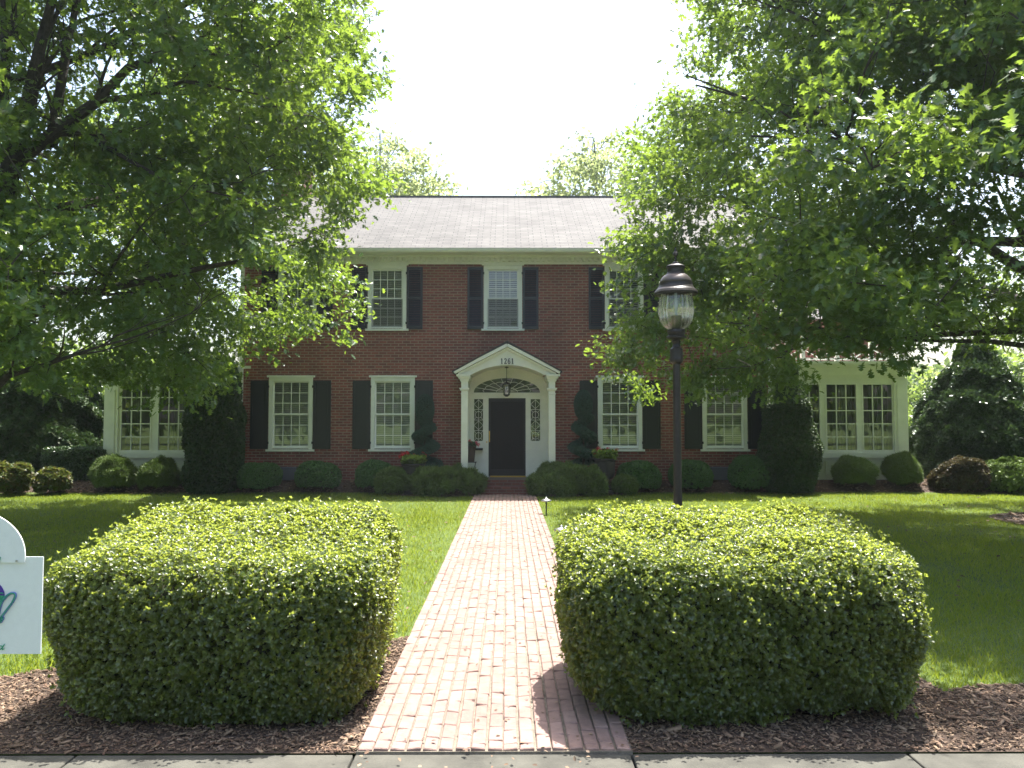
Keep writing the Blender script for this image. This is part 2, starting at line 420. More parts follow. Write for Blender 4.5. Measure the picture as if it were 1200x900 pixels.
HL = dict(x0=-2.80, x1=-.80, y0=4.68, y1=6.38)     # hedge footprints
HR = dict(x0=.36, x1=2.56, y0=4.70, y1=6.30)
def in_front_bed(x, y):
    e = 5.95 + .22*math.sin(x*1.7) + .1*math.sin(x*4.1+1)
    if x < 0:
        b = y < e - .15 or (x > -2.9 and y < 6.75 + .1*math.sin(x*7))
        return b and x < WX0+.03
    return x > WX1-.03 and (y < e-.35 or (x < 2.9 and y < 6.8)) 
def in_house_bed(x, y):
    e = 20.05 + .12*math.sin(x*.9)
    ax = abs(x + .02)
    if ax < 3.2: e = 19.25 + .8*max(0, (ax-1.9)/1.3)**1.5
    if ax > 12.5: e = 19.9 - .1*(ax-12.5)
    return e < y < 22.5 and (x < WX0+.03 or x > WX1-.03)
def in_ring(x, y): return (x-10.3)**2 + (y-14.4)**2 < 1.45**2
def in_ring2(x, y): return (x+9.4)**2 + (y-13.2)**2 < .9**2
grid('mulch_bed', -8, 8, 4.45, 8.6, 161, 60, .005, M['soil'], mask=in_front_bed)
grid('planting_bed', -16, 16, 19.0, 22.5, 321, 71, .006, M['soil'], mask=in_house_bed)
grid('tree_mulch', 8.6, 12, 12.8, 16.2, 50, 50, .02, M['soil'], mask=in_ring)

# wood chips over the near beds and, larger spaced, the house bed
def scatter_chips(name, n, box, inside, size, lab, hz=.012):
    pts = []
    while len(pts) < n:
        x = rng.uniform(box[0], box[1]); y = rng.uniform(box[2], box[3])
        if inside(x, y): pts.append((x, y))
    p = np.array(pts); n = len(p)
    C = np.column_stack([p, gz(p[:,0], p[:,1]) + .008 + rng.random(n)*hz])
    a = rng.uniform(0, 6.28, n); T = np.column_stack([np.cos(a), np.sin(a), rng.normal(0,.28,n)])
    N = np.column_stack([rng.normal(0,.35,n), rng.normal(0,.35,n), np.ones(n)])
    bx = np.array([(x,y,z) for z in (0,.10) for x,y in ((-.5,-.14),(.45,-.18),(.5,.13),(-.42,.17))], float)
    bf = [(0,3,2,1),(4,5,6,7),(0,1,5,4),(1,2,6,5),(2,3,7,6),(3,0,4,7)]
    o = leaves(name, C, T, N, rng.lognormal(math.log(size), .45, n), (bx, bf), M['chips'])
    return tag(o, lab, 'wood chips', kind='stuff')
scatter_chips('wood_chips', 42000, (-4.6, 4.6, 4.46, 8.3), lambda x, y: in_front_bed(x, y) and (-5 < x < 5), .020, 'brown shredded wood chip mulch spread round the two clipped front hedges')
scatter_chips('bark_chips', 7000, (-13, 13, 19.2, 20.9), in_house_bed, .05, 'brown bark mulch in the planting bed along the house wall')
scatter_chips('bark_chips', 1500, (8.8, 11.8, 12.9, 15.9), in_ring, .06, 'reddish bark mulch ring at the right edge of the lawn')

# grass blades on the visible lawn (stuff)
def make_grass(name, n, x0, x1, y0, y1, ln, lab):
    x = rng.uniform(x0, x1, n); y = y0 + (y1-y0)*rng.random(n)**1.35
    keep = np.array([not (in_front_bed(a, b) or in_house_bed(a, b) or in_ring(a, b) or (WX0-.01 < a < WX1+.01)) for a, b in zip(x, y)])
    vis = np.abs(x) < y*.70 + .5
    k = keep & vis; x = x[k]; y = y[k]; n = len(x)
    tuft = Lump(3, 2.2)(np.column_stack([x, y, x*0]))
    C = np.column_stack([x, y, gz(x, y)])
    T = np.column_stack([rng.normal(0,.45,n), rng.normal(0,.45,n), np.ones(n)])
    N = np.column_stack([rng.normal(0,1,n), rng.normal(0,1,n), rng.normal(0,.2,n)])
    S = ln * rng.uniform(.5, 1.2, n) * (1 + .18*tuft)
    bl = (np.array([(0,.055,0),(0,-.055,0),(.6,-.045,.05),(.6,.045,.05),(1,0,.22)], float), [(0,1,2,3),(3,2,4)])
    return tag(leaves(name, C, T, N, S, bl, M['grass']), lab, 'grass', kind='stuff')
make_grass('lawn_grass', 330000, -14.5, WX0, 5.2, 20.2, .055, 'short mown grass of the lawn left of the brick walk')
make_grass('lawn_grass', 330000, WX1, 14.5, 5.2, 20.2, .055, 'short mown grass of the lawn right of the brick walk')

# ------------------------------------------------------------------ the house
HY = 21.0
house = empty('brick_house', (0, HY, 0), 'two storey red brick house with dark shutters, white arched entry porch and glazed side rooms', 'house')
HX0, HX1 = X(284, HY), X(905, HY)
WT = Z(309, HY)          # top of the brick
holes = []

def wall_with_holes(mb, x0, x1, z0, z1, y, hs, depth=.12, back=True):
    xs = sorted({x0, x1, *[h[0] for h in hs], *[h[1] for h in hs]}); zs = sorted({z0, z1, *[h[2] for h in hs], *[h[3] for h in hs]})
    for i in range(len(xs)-1):
        for j in range(len(zs)-1):
            cx, cz = (xs[i]+xs[i+1])/2, (zs[j]+zs[j+1])/2
            if any(h[0] < cx < h[1] and h[2] < cz < h[3] for h in hs): continue
            for yy, fl in ((y, 0), (y+depth, 1)) if back else ((y, 0),):
                q = [(xs[i],yy,zs[j]),(xs[i+1],yy,zs[j]),(xs[i+1],yy,zs[j+1]),(xs[i],yy,zs[j+1])]
                mb.add(q, [(0,1,2,3) if not fl else (3,2,1,0)])
    for a, b, c, d in hs:
        for q in ([(a,y,c),(a,y+depth,c),(a,y+depth,d),(a,y,d)], [(b,y,d),(b,y+depth,d),(b,y+depth,c),(b,y,c)],
                  [(a,y,d),(a,y+depth,d),(b,y+depth,d),(b,y,d)], [(b,y,c),(b,y+depth,c),(a,y+depth,c),(a,y,c)]):
            mb.add(q, [(0,1,2,3)])

# window list: (px0, px1, top py, bottom py) of the outer trim, sashes, kind
W1 = [(315,366.5),(434.6,486),(700.5,752.5),(823,875.5)]
W2 = [(324,369.5),(430,475.5),(566.6,612),(709.5,755),(815,860)]
wins = []
for a, b in W1: wins.append((X(a,HY), X(b,HY), Z(526.5,HY), Z(441,HY), 'low'))
for a, b in W2: wins.append((X(a,HY), X(b,HY), Z(385.5,HY), Z(310,HY), 'up'))
for a, b, c, d, k in wins: holes.append((a+.03, b-.03, c+.02, d-.03))
door_hole = (-.96, .92, .30, 2.98)
holes.append(door_hole)
o = MB()
wall_with_holes(o, HX0, HX1, 0, WT, HY, holes, .22)
YB = 30.0
# side and back walls with gable tops
RZ = Z(231, 25.5); EZ = Z(292, 20.5)
for x, s_ in ((HX0, -1), (HX1, 1)):
    o.add([(x,HY,0),(x,YB,0),(x,YB,WT+.15),(x,25.5,RZ-.12),(x,HY,WT+.15)], [(0,1,2,3,4) if s_ > 0 else (4,3,2,1,0)])
    xi = x - s_*.22
    o.add([(xi,HY,0),(xi,YB,0),(xi,YB,WT+.15),(xi,25.5,RZ-.12),(xi,HY,WT+.15)], [(4,3,2,1,0) if s_ > 0 else (0,1,2,3,4)])
o.add([(HX0,YB,0),(HX1,YB,0),(HX1,YB,WT+.15),(HX0,YB,WT+.15)], [(3,2,1,0)])
o.build('wall', M['brick'], house)
# soldier course strip and interior rooms
o = MB(); o.box(HX0+.3, HX1-.3, HY+1.6, HY+1.7, 0, WT); o.box(HX0+.3, HX1-.3, HY+.3, HY+1.6, 3.0, 3.1); o.box(HX0+.3, HX1-.3, HY+.3, HY+1.6, .2, .3)
o.build('room_partition', M['room'], house)

# roof
o = MB()
ey = 20.42; ez = EZ+.02; rx0, rx1 = HX0-.28, HX1+.28; th = .09
o.add([(rx0,ey,ez),(rx1,ey,ez),(rx1,25.5,RZ),(rx0,25.5,RZ),(rx0,ey,ez-th),(rx1,ey,ez-th),(rx1,25.5,RZ-th),(rx0,25.5,RZ-th)],
      [(0,1,2,3),(7,6,5,4),(0,4,5,1),(1,5,6,2),(3,7,4,0)])
yb2 = 51.0-ey
o.add([(rx0,yb2,ez),(rx1,yb2,ez),(rx1,25.5,RZ),(rx0,25.5,RZ),(rx0,yb2,ez-th),(rx1,yb2,ez-th),(rx1,25.5,RZ-th),(rx0,25.5,RZ-th)],
      [(3,2,1,0),(4,5,6,7),(1,5,4,0),(2,6,5,1),(0,4,7,3)])
roof = o.build('roof', M['shingle'], house)
o = MB(); o.box(rx0, rx1, 25.42, 25.58, RZ-.05, RZ+.025); o.build('ridge_cap', M['shingle'], roof)
o = MB(); cy0, cy1 = 24.9, 26.1
o.box(X(346,25.4)-.62, X(346,25.4)+.27, cy0, cy1, 5.5, 9.75); o.box(X(346,25.4)-.68, X(346,25.4)+.33, cy0-.06, cy1+.06, 9.75, 9.9)
o.build('chimney', M['brick'], roof)

# cornice: frieze, dentils, crown, gutter
o = MB()
o.box(HX0-.05, HX1+.05, HY-.05, HY-.001, WT-.02, WT+.13)
o.box(HX0-.1, HX1+.1, HY-.16, HY-.002, WT+.131, WT+.20)
o.box(HX0-.22, HX1+.22, 20.56, HY-.003, WT+.201, EZ-.09)
nx_ = int((HX1-HX0)/.15)
for i in range(nx_):
    x = HX0 + .02 + i*.15
    o.box(x, x+.075, HY-.155, HY-.051, WT+.045, WT+.13)
cor = o.build('cornice', M['white'], house)
o = MB()
prof = [(0,.0),(.02,-.06),(.05,-.095),(.10,-.105),(.13,-.09),(.13,0)]
n = len(prof)
o.add([(rx0, 20.36+y, EZ-.0+z) for y, z in prof] + [(rx1, 20.36+y, EZ-.0+z) for y, z in prof],
      [(i, (i+1)%n, (i+1)%n+n, i+n) for i in range(n)] + [tuple(range(n-1,-1,-1)), tuple(range(n,2*n))])
o.build('gutter', M['white'], house)
for px_ in (281.5, 903.5):
    x = X(px_, HY-.1); o = MB()
    o.box(x-.045, x+.045, HY-.12, HY-.03, .35, WT+.1); o.box(x-.045, x+.045, HY-.3, HY-.121, .3, .4)
    o.build('downspout', M['whitebright'], house, bevel=.01)

def make_window(x0, x1, z0, z1, kind):
    """double hung window: trim, sill, two sashes with muntins, glass and closed blinds"""
    y = HY
    o = MB(); tw = .095
    o.box(x0, x0+tw, y-.03, y+.10, z0+.001, z1-.13); o.box(x1-tw, x1, y-.03, y+.10, z0+.001, z1-.13)
    o.box(x0-.0, x1+.0, y-.032, y+.10, z1-.129, z1-.03)
    o.box(x0-.05, x1+.05, y-.06, y+.02, z1-.029, z1+.02)
    o.box(x0+tw, x1-tw, y+.0, y+.10, z0+.001, z0+.05)
    w_ = o.build('window', M['white'], house)
    o = MB(); o.box(x0-.06, x1+.06, y-.07, y+.02, z0-.055, z0); o.build('sill', M['white'], w_, bevel=.005)
    a, b, c, d = x0+tw, x1-tw, z0+.05, z1-.13
    mid = c + (d-c)*(.5 if kind == 'low' else .49)
    cols = 4; rows = 3
    o = MB()
    for (s0, s1, yy) in ((mid-.02, d, y+.02), (c, mid+.02, y+.052)):
        st = .042
        o.box(a, a+st, yy, yy+.03, s0, s1); o.box(b-st, b, yy, yy+.03, s0, s1)
        o.box(a+st, b-st, yy, yy+.03, s1-.038, s1); o.box(a+st, b-st, yy, yy+.03, s0, s0+.045)
        for i in range(1, cols):
            x = a+st + (b-a-2*st)*i/cols; o.box(x-.010, x+.010, yy+.004, yy+.028, s0+.045, s1-.038)
        for j in range(1, rows):
            z = s0+.045 + (s1-s0-.083)*j/rows; o.box(a+st, b-st, yy+.005, yy+.027, z-.010, z+.010)
    o.build('sash', M['whitebright'], w_)
    o = MB(); q = lambda y_, s0, s1: o.add([(a+.03,y_,s0),(b-.03,y_,s0),(b-.03,y_,s1),(a+.03,y_,s1)], [(0,1,2,3)])
    q(y+.034, mid, d-.02); q(y+.066, c+.02, mid); o.build('pane', M['glass'], w_)
    o = MB(); z = c + .03; tilt = random.uniform(.72,.98)
    dz = .056
    while z < d:
        ca, sa = math.cos(tilt), math.sin(tilt); hw = .031
        o.add([(a, y+.13-ca*hw, z-sa*hw),(b, y+.13-ca*hw, z-sa*hw),(b, y+.13+ca*hw, z+sa*hw),(a, y+.13+ca*hw, z+sa*hw)], [(0,1,2,3)])
        z += dz
    if kind == 'low':
        for k in (.5,): o.box(a, b, y+.095, y+.105, c+(d-c)*.47, c+(d-c)*.47+.03)
    o.build('blind', M['blind'], w_)
    if kind == 'up':
        s = MB(); s.add([(a+.01,y+.012,c),(b-.01,y+.012,c),(b-.01,y+.012,mid),(a+.01,y+.012,mid)], [(0,1,2,3)])
        s.build('insect_screen', M['screen'], w_)
sc = bpy.data.materials.new('insect_screen'); sc.use_nodes = True; t = sc.node_tree
b_ = t.nodes['Principled BSDF']; b_.inputs['Base Color'].default_value = (.10,.10,.11,1); b_.inputs['Roughness'].default_value = .7; b_.inputs['Alpha'].default_value = .5
M['screen'] = sc
for wn in wins: make_window(*wn)

def make_shutter(x0, x1, z0, z1, m, lou):
    y1 = HY-.012; y0 = y1-.035; o = MB(); st = .055
    o.box(x0, x0+st, y0, y1, z0, z1); o.box(x1-st, x1, y0, y1, z0, z1)
    zm = z0+(z1-z0)*(.5 if lou else .46)
    for za, zb in ((z0, z0+.09), (z1-.07, z1), (zm-.035, zm+.035)): o.box(x0+st, x1-st, y0+.001, y1, za, zb)
    for za, zb in ((z0+.09, zm-.035), (zm+.035, z1-.07)):
        if lou:
            k = int((zb-za)/.045)
            for i in range(k):
                zc = za+(i+.5)*(zb-za)/k
                o.add([(x0+st,y0+.006,zc-.02),(x1-st,y0+.006,zc-.02),(x1-st,y1-.004,zc+.02),(x0+st,y1-.004,zc+.02)], [(0,1,2,3)])
                o.add([(x0+st,y0+.010,zc-.024),(x1-st,y0+.010,zc-.024),(x1-st,y1-.000,zc+.016),(x0+st,y1-.000,zc+.016)], [(3,2,1,0)])
        else:
            o.box(x0+st, x1-st, y1-.014, y1-.001, za, zb)
            o.box(x0+st+.03, x1-st-.03, y0+.008, y1-.0141, za+.03, zb-.03)
    s = o.build('shutter', m, house)
    hx = x1 if (x0+x1)/2 < s_cx else x0
    for zz in (z0+.16, z1-.16):
        o = MB(); o.box(hx-.03, hx+.03, y0-.012, y0-.002, zz-.03, zz+.03); o.build('hinge', M['iron'], s)
for (a, b, c, d, k), src in zip(wins, W1+W2):
    if k == 'low': z0, z1, ww = Z(526,HY), Z(446,HY), 20.5/F*HY
    else: z0, z1, ww = Z(386,HY), Z(313.5,HY), 18.5/F*HY
    s_cx = (a+b)/2
    for x0 in (a-.015-ww, b+.015):
        make_shutter(x0, x0+ww, z0, z1, M['shutter_dn'] if k == 'low' else M['shutter_up'], k == 'up')
for px_ in (338, 842.5):
    x = X(px_, HY); o = MB(); z0 = Z(562,HY)
    o.box(x-.29, x+.29, HY-.25, HY-.001, z0, Z(547,HY)); o.build('cellar_vent_cover', M['vent'], house, bevel=.01)

# glazed side rooms
def side_room(x0, x1, units, y, rail):
    top = Z(424 if rail else 430, y); zb = .18
    z0, z1 = Z(529, y), Z(449, y)
    o = MB(); hs = [(X(a,y), X(b,y), z0, z1) for a, b in units]
    wall_with_holes(o, x0, x1, zb, top-.35, y, hs, .12)
    for x in (x0, x1):
        o.box(x-.06, x+.06, y+.121, y+5.0, zb, top-.35)
    o.box(x0-.05, x1+.05, y-.02, y+5.0, -.1, zb-.001)
    rm = o.build('side_room', M['white'], house)
    o = MB(); o.box(x0+.07, x1-.07, y+3.0, y+3.1, .3, top-.4); o.box(x0+.07, x1-.07, y+.13, y+3, .2, .28); o.build('room_partition', M['room'], rm)
    o = MB()
    ox = x0 if abs(x0) > abs(x1) else x1; s_ = 1 if ox > 0 else -1
    pw = 15.0/F*y
    o.box(ox-s_*pw, ox+s_*.03, y-.05, y-.002, zb, top-.45)
    o.box(ox-s_*(pw-.08), ox-s_*.05, y-.07, y-.051, zb+.3, top-.6)
    o.box(x0, x1, y-.08, y-.003, Z(536.5,y), Z(531.5,y)+.02)
    for i, (a, b) in enumerate(units):
        xa, xb = X(a,y), X(b,y)
        o.box(xa-.03, xa+.02, y-.03, y-.002, Z(557,y), Z(540,y)) if i else None
        o.box(xa+.05, xb-.05, y-.015, y-.0021, Z(557,y), Z(541,y))
    o.build('pilaster', M['white'], rm)
    o = MB()
    o.box(x0-.06, x1+.06, y-.10, y+5.05, top-.351, top-.22); o.box(x0-.10, x1+.10, y-.16, y+5.08, top-.219, top-.13)
    o.box(x0-.18, x1+.18, y-.26, y+5.1, top-.129, top-.07); o.box(x0-.22, x1+.22, y-.31, y+5.12, top-.069, top)
    o.build('cornice', M['white'], rm)
    for a, b in units:
        xa, xb = X(a,y), X(b,y); o = MB()
        f = .035
        o.box(xa, xa+f, y-.012, y+.06, z0, z1); o.box(xb-f, xb, y-.012, y+.06, z0, z1); o.box(xa+f, xb-f, y-.012, y+.06, z1-f, z1); o.box(xa+f, xb-f, y-.012, y+.06, z0, z0+f)
        for i in (1,2): x = xa+f+(xb-xa-2*f)*i/3; o.box(x-.013, x+.013, y+.0, y+.035, z0+f, z1-f)
        for j in (1,2,3,4): z = z0+f+(z1-z0-2*f)*j/5; o.box(xa+f, xb-f, y+.001, y+.034, z-.013, z+.013)
        wn = o.build('window', M['whitebright'], house)
        o = MB(); o.add([(xa+.02,y+.02,z0+.02),(xb-.02,y+.02,z0+.02),(xb-.02,y+.02,z1-.02),(xa+.02,y+.02,z1-.02)], [(0,1,2,3)]); o.build('pane', M['glass'], wn)
        # pleated curtain partly drawn
        o = MB(); n_ = 40
        c0, c1 = (xa, xa+(xb-xa)*.5) if (a+b) % 3 < 1.5 else (xa+(xb-xa)*.35, xb)
        vs_ = []
        for i in range(n_+1):
            x = c0+(c1-c0)*i/n_; yy = y+.30+.03*math.sin(i*1.3)
            vs_ += [(x,yy,z0-.1),(x,yy,z1+.05)]
        o.add(vs_, [(2*i,2*i+2,2*i+3,2*i+1) for i in range(n_)]); o.build('curtain', M['curtain'], wn)
    if rail:
        o = MB(); z0r = top+.05; zr = top+.62; yy = y-.02
        o.box(x0, x1, yy-.03, yy+.03, z0r, z0r+.05); o.box(x0, x1, yy-.035, yy+.035, zr-.05, zr)
        nb = 4
        for i in range(nb+1):
            x = x0+(x1-x0)*i/nb; o.box(x-.05, x+.05, yy-.05, yy+.05, top+.001, zr+.08)
        for i in range(nb):
            xa, xb = x0+(x1-x0)*i/nb+.05, x0+(x1-x0)*(i+1)/nb-.05; za, zb_ = z0r+.05, zr-.05; xm, zm = (xa+xb)/2, (za+zb_)/2
            for p, q in (((xa,zm),(xm,zb_)),((xm,zb_),(xb,zm)),((xb,zm),(xm,za)),((xm,za),(xa,zm))):
                o.bar((p[0],yy,p[1]),(q[0],yy,q[1]),.028,.03)
            o.box(xm-.016, xm+.016, yy-.013, yy+.013, za, zb_)
        o.build('roof_railing', M['whitebright'], rm)
side_room(X(124,21.3), HX0-.02, [(141,177.5),(184.5,222),(229,265)], 21.3, False)
side_room(HX1+.02, X(1062,21.3), [(925,962),(967.5,1005),(1010.5,1047)], 21.3, True)

# set back brick wing behind the right side room
o = MB(); wx1 = X(1045, 26.5); o.box(HX1+.01, wx1, 26.4, 31, 0, 5.2)
o.build('rear_wing', M['brick'], house)
o = MB(); o.add([(HX1+.02,26.0,5.15),(wx1+.3,26.0,5.15),(wx1+.3,28.6,6.6),(HX1+.02,28.6,6.6),(wx1+.3,31.2,5.15),(HX1+.02,31.2,5.15)], [(0,1,2,3),(3,2,4,5),(0,3,5),(1,4,2),(0,5,4,1)])
o.build('rear_wing_roof', M['shingle'], house)

# ------------------------------------------------------------------ porch
PY = 19.85
pcx = X(594, PY)
pA, pB = X(552, PY), X(637.5, PY)          # arch ends
zs_, zt = Z(439.4, PY), Z(428, PY)         # springing and crown of the arch
eL, eR = X(532.5, PY), X(656, PY); ze, za_ = Z(438.7, PY), Z(404, PY)
arc = []
hw = (pB-pA)/2; rise = zt-zs_; rad = (hw*hw+rise*rise)/(2*rise); cz = zt-rad; am = math.asin(hw/rad); acx = (pA+pB)/2
for i in range(25):
    a = -am + 2*am*i/24; arc.append((acx+rad*math.sin(a), cz+rad*math.cos(a)))
o = MB()
poly = [(eL+.07, ze), ((eL+eR)/2, za_-.05), (eR-.07, ze)] + arc[::-1]
# pediment face, split at the crown into two simple polygons
L_ = [(eL+.07, ze+.002), *arc[:13], ((eL+eR)/2, za_-.05)]; R_ = [((eL+eR)/2, za_-.05), *arc[12:], (eR-.07, ze+.002)]
o.prism(L_, PY-.06, PY+.14); o.prism(R_, PY-.06, PY+.14)
# barrel ceiling from front to wall, with thickness above
n = len(arc)
o.add([(x, PY+.14, z) for x, z in arc] + [(x, HY-.001, z) for x, z in arc], [(i, i+1, n+i+1, n+i) for i in range(n-1)])
por = o.build('pediment', M['white'], house)
o = MB(); mx_ = (eL+eR)/2
for xa in (eL, eR):
    o.bar((xa, PY-.11, ze+.04), (mx_, PY-.11, za_-.02), .075, .16)
    s_ = 1 if xa == eL else -1
    o.bar((xa+s_*.10, PY-.085, ze+.01), (mx_, PY-.085, za_-.10), .05, .07)
o.build('raking_cornice', M['white'], por)
o = MB()
for s_, xe in ((-1, eL), (1, eR)):
    xe2 = xe + s_*.05
    o.add([(xe2, PY-.20, ze+.035),(mx_, PY-.20, za_+.045),(mx_, HY-.001, za_+.045),(xe2, HY-.001, ze+.035),
           (xe2, PY-.20, ze+.075),(mx_, PY-.20, za_+.085),(mx_, HY-.001, za_+.085),(xe2, HY-.001, ze+.075)],
          [(0,1,2,3),(7,6,5,4),(0,4,5,1),(1,5,6,2),(2,6,7,3),(3,7,4,0)])
o.build('porch_roof', mat('dark_porch_roof', (.05,.045,.045), .8), por)
colz = .36
for a, b in ((540.5, 548.5), (642.8, 650.6)):
    xa, xb = X(a, PY), X(b, PY); zc = Z(457.5, PY); s_in = 1 if xa < 0 else -1
    o = MB(); d_ = xb-xa; y0 = PY-.06
    o.box(xa, xb, y0, y0+d_, colz+.12, zc-.0); o.box(xa-.02, xb+.02, y0-.02, y0+d_+.02, colz, colz+.119)
    o.box(xa-.012, xb+.012, y0-.012, y0+d_+.012, zc-.10, zc-.075)
    o.box(xa-.03, xb+.03, y0-.03, y0+d_+.03, zc+.001, zc+.03); o.box(xa-.045, xb+.045, y0-.045, y0+d_+.045, zc+.031, zc+.06)
    o.build('column', M['white'], house, bevel=.006)
    o = MB(); zz = zc+.061; hgt = ze - zz
    for f0, f1, ext in ((0,.5,.0),(.5,.68,.03),(.68,.84,.07),(.84,.995,.115)):
        e2 = min(ext, .05)
        o.box(xa-ext, xb+min(ext,.06) if s_in > 0 else xb+ext, PY-.06-ext*.9, HY-.003, zz+hgt*f0+.0005, zz+hgt*f1) if s_in > 0 else \
        o.box(xa-min(ext,.06), xb+ext, PY-.06-ext*.9, HY-.003, zz+hgt*f0+.0005, zz+hgt*f1)
    o.build('entablature', M['white'], house)
    # pilaster against the wall
    o = MB(); o.box(xa+.01, xb-.01, HY-.12, HY-.001, colz, zc+.06); o.build('pilaster', M['white'], house)

# door surround with sidelights and fanlight
YD = HY-.06
dx0, dx1 = X(572.5, YD), X(616, YD); dzb, dzt = .395, Z(466.5, YD)
sls = [(X(555.5,YD), X(566,YD)), (X(622,YD), X(633,YD))]; slz = (Z(517,YD), Z(467.5,YD))
fz, ftz = Z(460,YD), Z(443,YD); fx0, fx1 = X(555,YD), X(633,YD); fcx = (fx0+fx1)/2; fa = (fx1-fx0)/2
sx0, sx1 = X(548, YD), X(642, YD)
o = MB()
wall_with_holes(o, sx0, sx1, colz, fz, YD, [(dx0,dx1,colz-.0,dzt)] + [(a,b,*slz) for a, b in sls], .10)
nn = 32; inn = []; out = []
for i in range(nn+1):
    a = math.pi*i/nn
    inn.append((fcx - fa*math.cos(a), fz + (ftz-fz)*math.sin(a)))
    xo = sx0 + (sx1-sx0)*i/nn
    zo = min(cz + math.sqrt(max(rad*rad-(xo-acx)**2, 0)), 9) if pA < xo < pB else zs_
    out.append((xo, zo+.01))
out[0] = (sx0, fz); out[-1] = (sx1, fz); out.insert(1, (sx0, zs_)); inn.insert(1, inn[0]); out.insert(-1, (sx1, zs_)); inn.insert(-1, inn[-1])
k = len(inn)
o.add([(x, YD, z) for x, z in inn] + [(x, YD, z) for x, z in out], [(i, i+1, k+i+1, k+i) for i in range(k-1)])
o.add([(x, YD, z) for x, z in inn] + [(x, YD+.1, z) for x, z in inn], [(i, k+i, k+i+1, i+1) for i in range(k-1)])
sur = o.build('door_surround', M['white'], house)
o = MB()
# raised mouldings: arch band, transom, sidelight frames and panels below
ring_i = [(fcx - (fa+.015)*math.cos(math.pi*i/32), fz + (ftz-fz+.015)*math.sin(math.pi*i/32)) for i in range(33)]
ring_o = [(fcx - (fa+.085)*math.cos(math.pi*i/32), fz + (ftz-fz+.085)*math.sin(math.pi*i/32)) for i in range(33)]
for yy in (YD-.02,):
    o.add([(x,yy,z) for x,z in ring_i]+[(x,yy,z) for x,z in ring_o]+[(x,YD,z) for x,z in ring_o], [(i,i+1,34+i,33+i) for i in range(32)]+[(33+i,34+i,67+i,66+i) for i in range(32)])
o.box(sx0+.02, sx1-.02, YD-.035, YD-.001, fz-.075, fz-.012)
for a, b in sls:
    o.box(a-.035, b+.035, YD-.03, YD-.001, slz[0]-.06, slz[0]-.025)
    o.box(a-.02, a-.001, YD-.018, YD-.001, slz[0], slz[1]); o.box(b+.001, b+.02, YD-.018, YD-.001, slz[0], slz[1])
    o.box(a-.03, b+.03, YD-.015, YD-.001, colz+.42, slz[0]-.12); o.box(a-.03, b+.03, YD-.015, YD-.001, colz+.08, colz+.34)
o.build('moulding', M['white'], sur)
o = MB(); o.box(dx0+.001, dx0+.05, YD+.01, YD+.06, dzb, dzt-.002); o.box(dx1-.05, dx1-.001, YD+.01, YD+.06, dzb, dzt-.002)
o.box(dx0+.05, dx1-.05, YD+.01, YD+.06, dzt-.09, dzt-.002); o.box(dx0+.05, dx1-.05, YD+.01, YD+.06, dzb, dzb+.16)
dr = o.build('front_door', M['door'], house)
o = MB(); o.box(dx0+.05, dx1-.05, YD+.03, YD+.05, dzb+.16, dzt-.09); o.build('screen_panel', M['doorglass'], dr)
o = MB(); o.box(dx0+.05, dx1-.0, YD-.03, YD+.06, colz+.001, dzb); o.build('threshold', M['brass'], dr)
o = MB(); hx = dx0+.025
o.box(hx-.012, hx+.012, YD-.012, YD+.009, Z(518,YD), Z(505,YD)); o.tube([(hx, YD-.05, Z(516,YD)), (hx, YD-.055, Z(511,YD)), (hx, YD-.05, Z(507,YD))], .009, 8)
o.tube([(hx, YD-.05, Z(516,YD)), (hx, YD-.01, Z(516,YD))], .007, 6); o.tube([(hx, YD-.05, Z(507,YD)), (hx, YD-.01, Z(507,YD))], .007, 6)
o.build('handle', M['brass'], dr)
o = MB(); o.tube([(dx0-.045, YD-.012, Z(518,YD)), (dx0-.045, YD-.001, Z(518,YD))], .018, 10); o.build('doorbell', M['brass'], house)
for a, b in sls:
    o = MB(); yy = YD+.03; w_ = .012; xm = (a+b)/2; z0, z1 = slz; n_ = 4; hgt = (z1-z0)/n_
    o.box(xm-.004, xm+.004, yy, yy+.012, z0, z1)
    for i in range(n_+1): zz = z0+hgt*i; o.box(a, b, yy+.001, yy+.011, max(z0, zz-.005), min(z1, zz+.005))
    for i in range(n_):
        zc = z0+hgt*(i+.5)
        if i % 2 == 0:
            pts = [(xm+.085*math.cos(t*math.pi/8), yy+.006, zc+.085*math.sin(t*math.pi/8)) for t in range(17)]
            o.tube(pts, .006, 4, cap=False)
            for sx, sz in ((1,1),(1,-1),(-1,1),(-1,-1)): o.bar((xm+sx*.06,yy+.006,zc+sz*.06),(xm+sx*(b-a)/2,yy+.006,zc+sz*hgt/2),.009,.01)
        else:
            q = [(a,zc),(xm,zc+hgt*.42),(b,zc),(xm,zc-hgt*.42)]
            for p_, r2 in zip(q, q[1:]+q[:1]): o.bar((p_[0],yy+.006,p_[1]),(r2[0],yy+.006,r2[1]),.009,.01)
    sd = o.build('sidelight', M['whitebright'], house)
    o = MB(); o.add([(a,yy+.02,z0),(b,yy+.02,z0),(b,yy+.02,z1),(a,yy+.02,z1)], [(0,1,2,3)]); o.build('pane', M['glass'], sd)
o = MB(); yy = YD+.035
for i in range(1, 9):
    a = math.pi*i/9; p0 = (fcx-.10*math.cos(a), yy, fz+.05*math.sin(a)+.01); p1 = (fcx-fa*math.cos(a), yy, fz+(ftz-fz)*math.sin(a)); o.bar(p0, p1, .011, .012)
for fr in (.32, .68):
    pts = []
    for i in range(73):
        a = math.pi*i/72; wv = fr + (.05*abs(math.sin(4.5*a*2)) if fr > .5 else 0)
        pts.append((fcx-fa*wv*math.cos(a), yy, fz+.01+(ftz-fz)*wv*math.sin(a)))
    o.tube(pts, .006, 4)
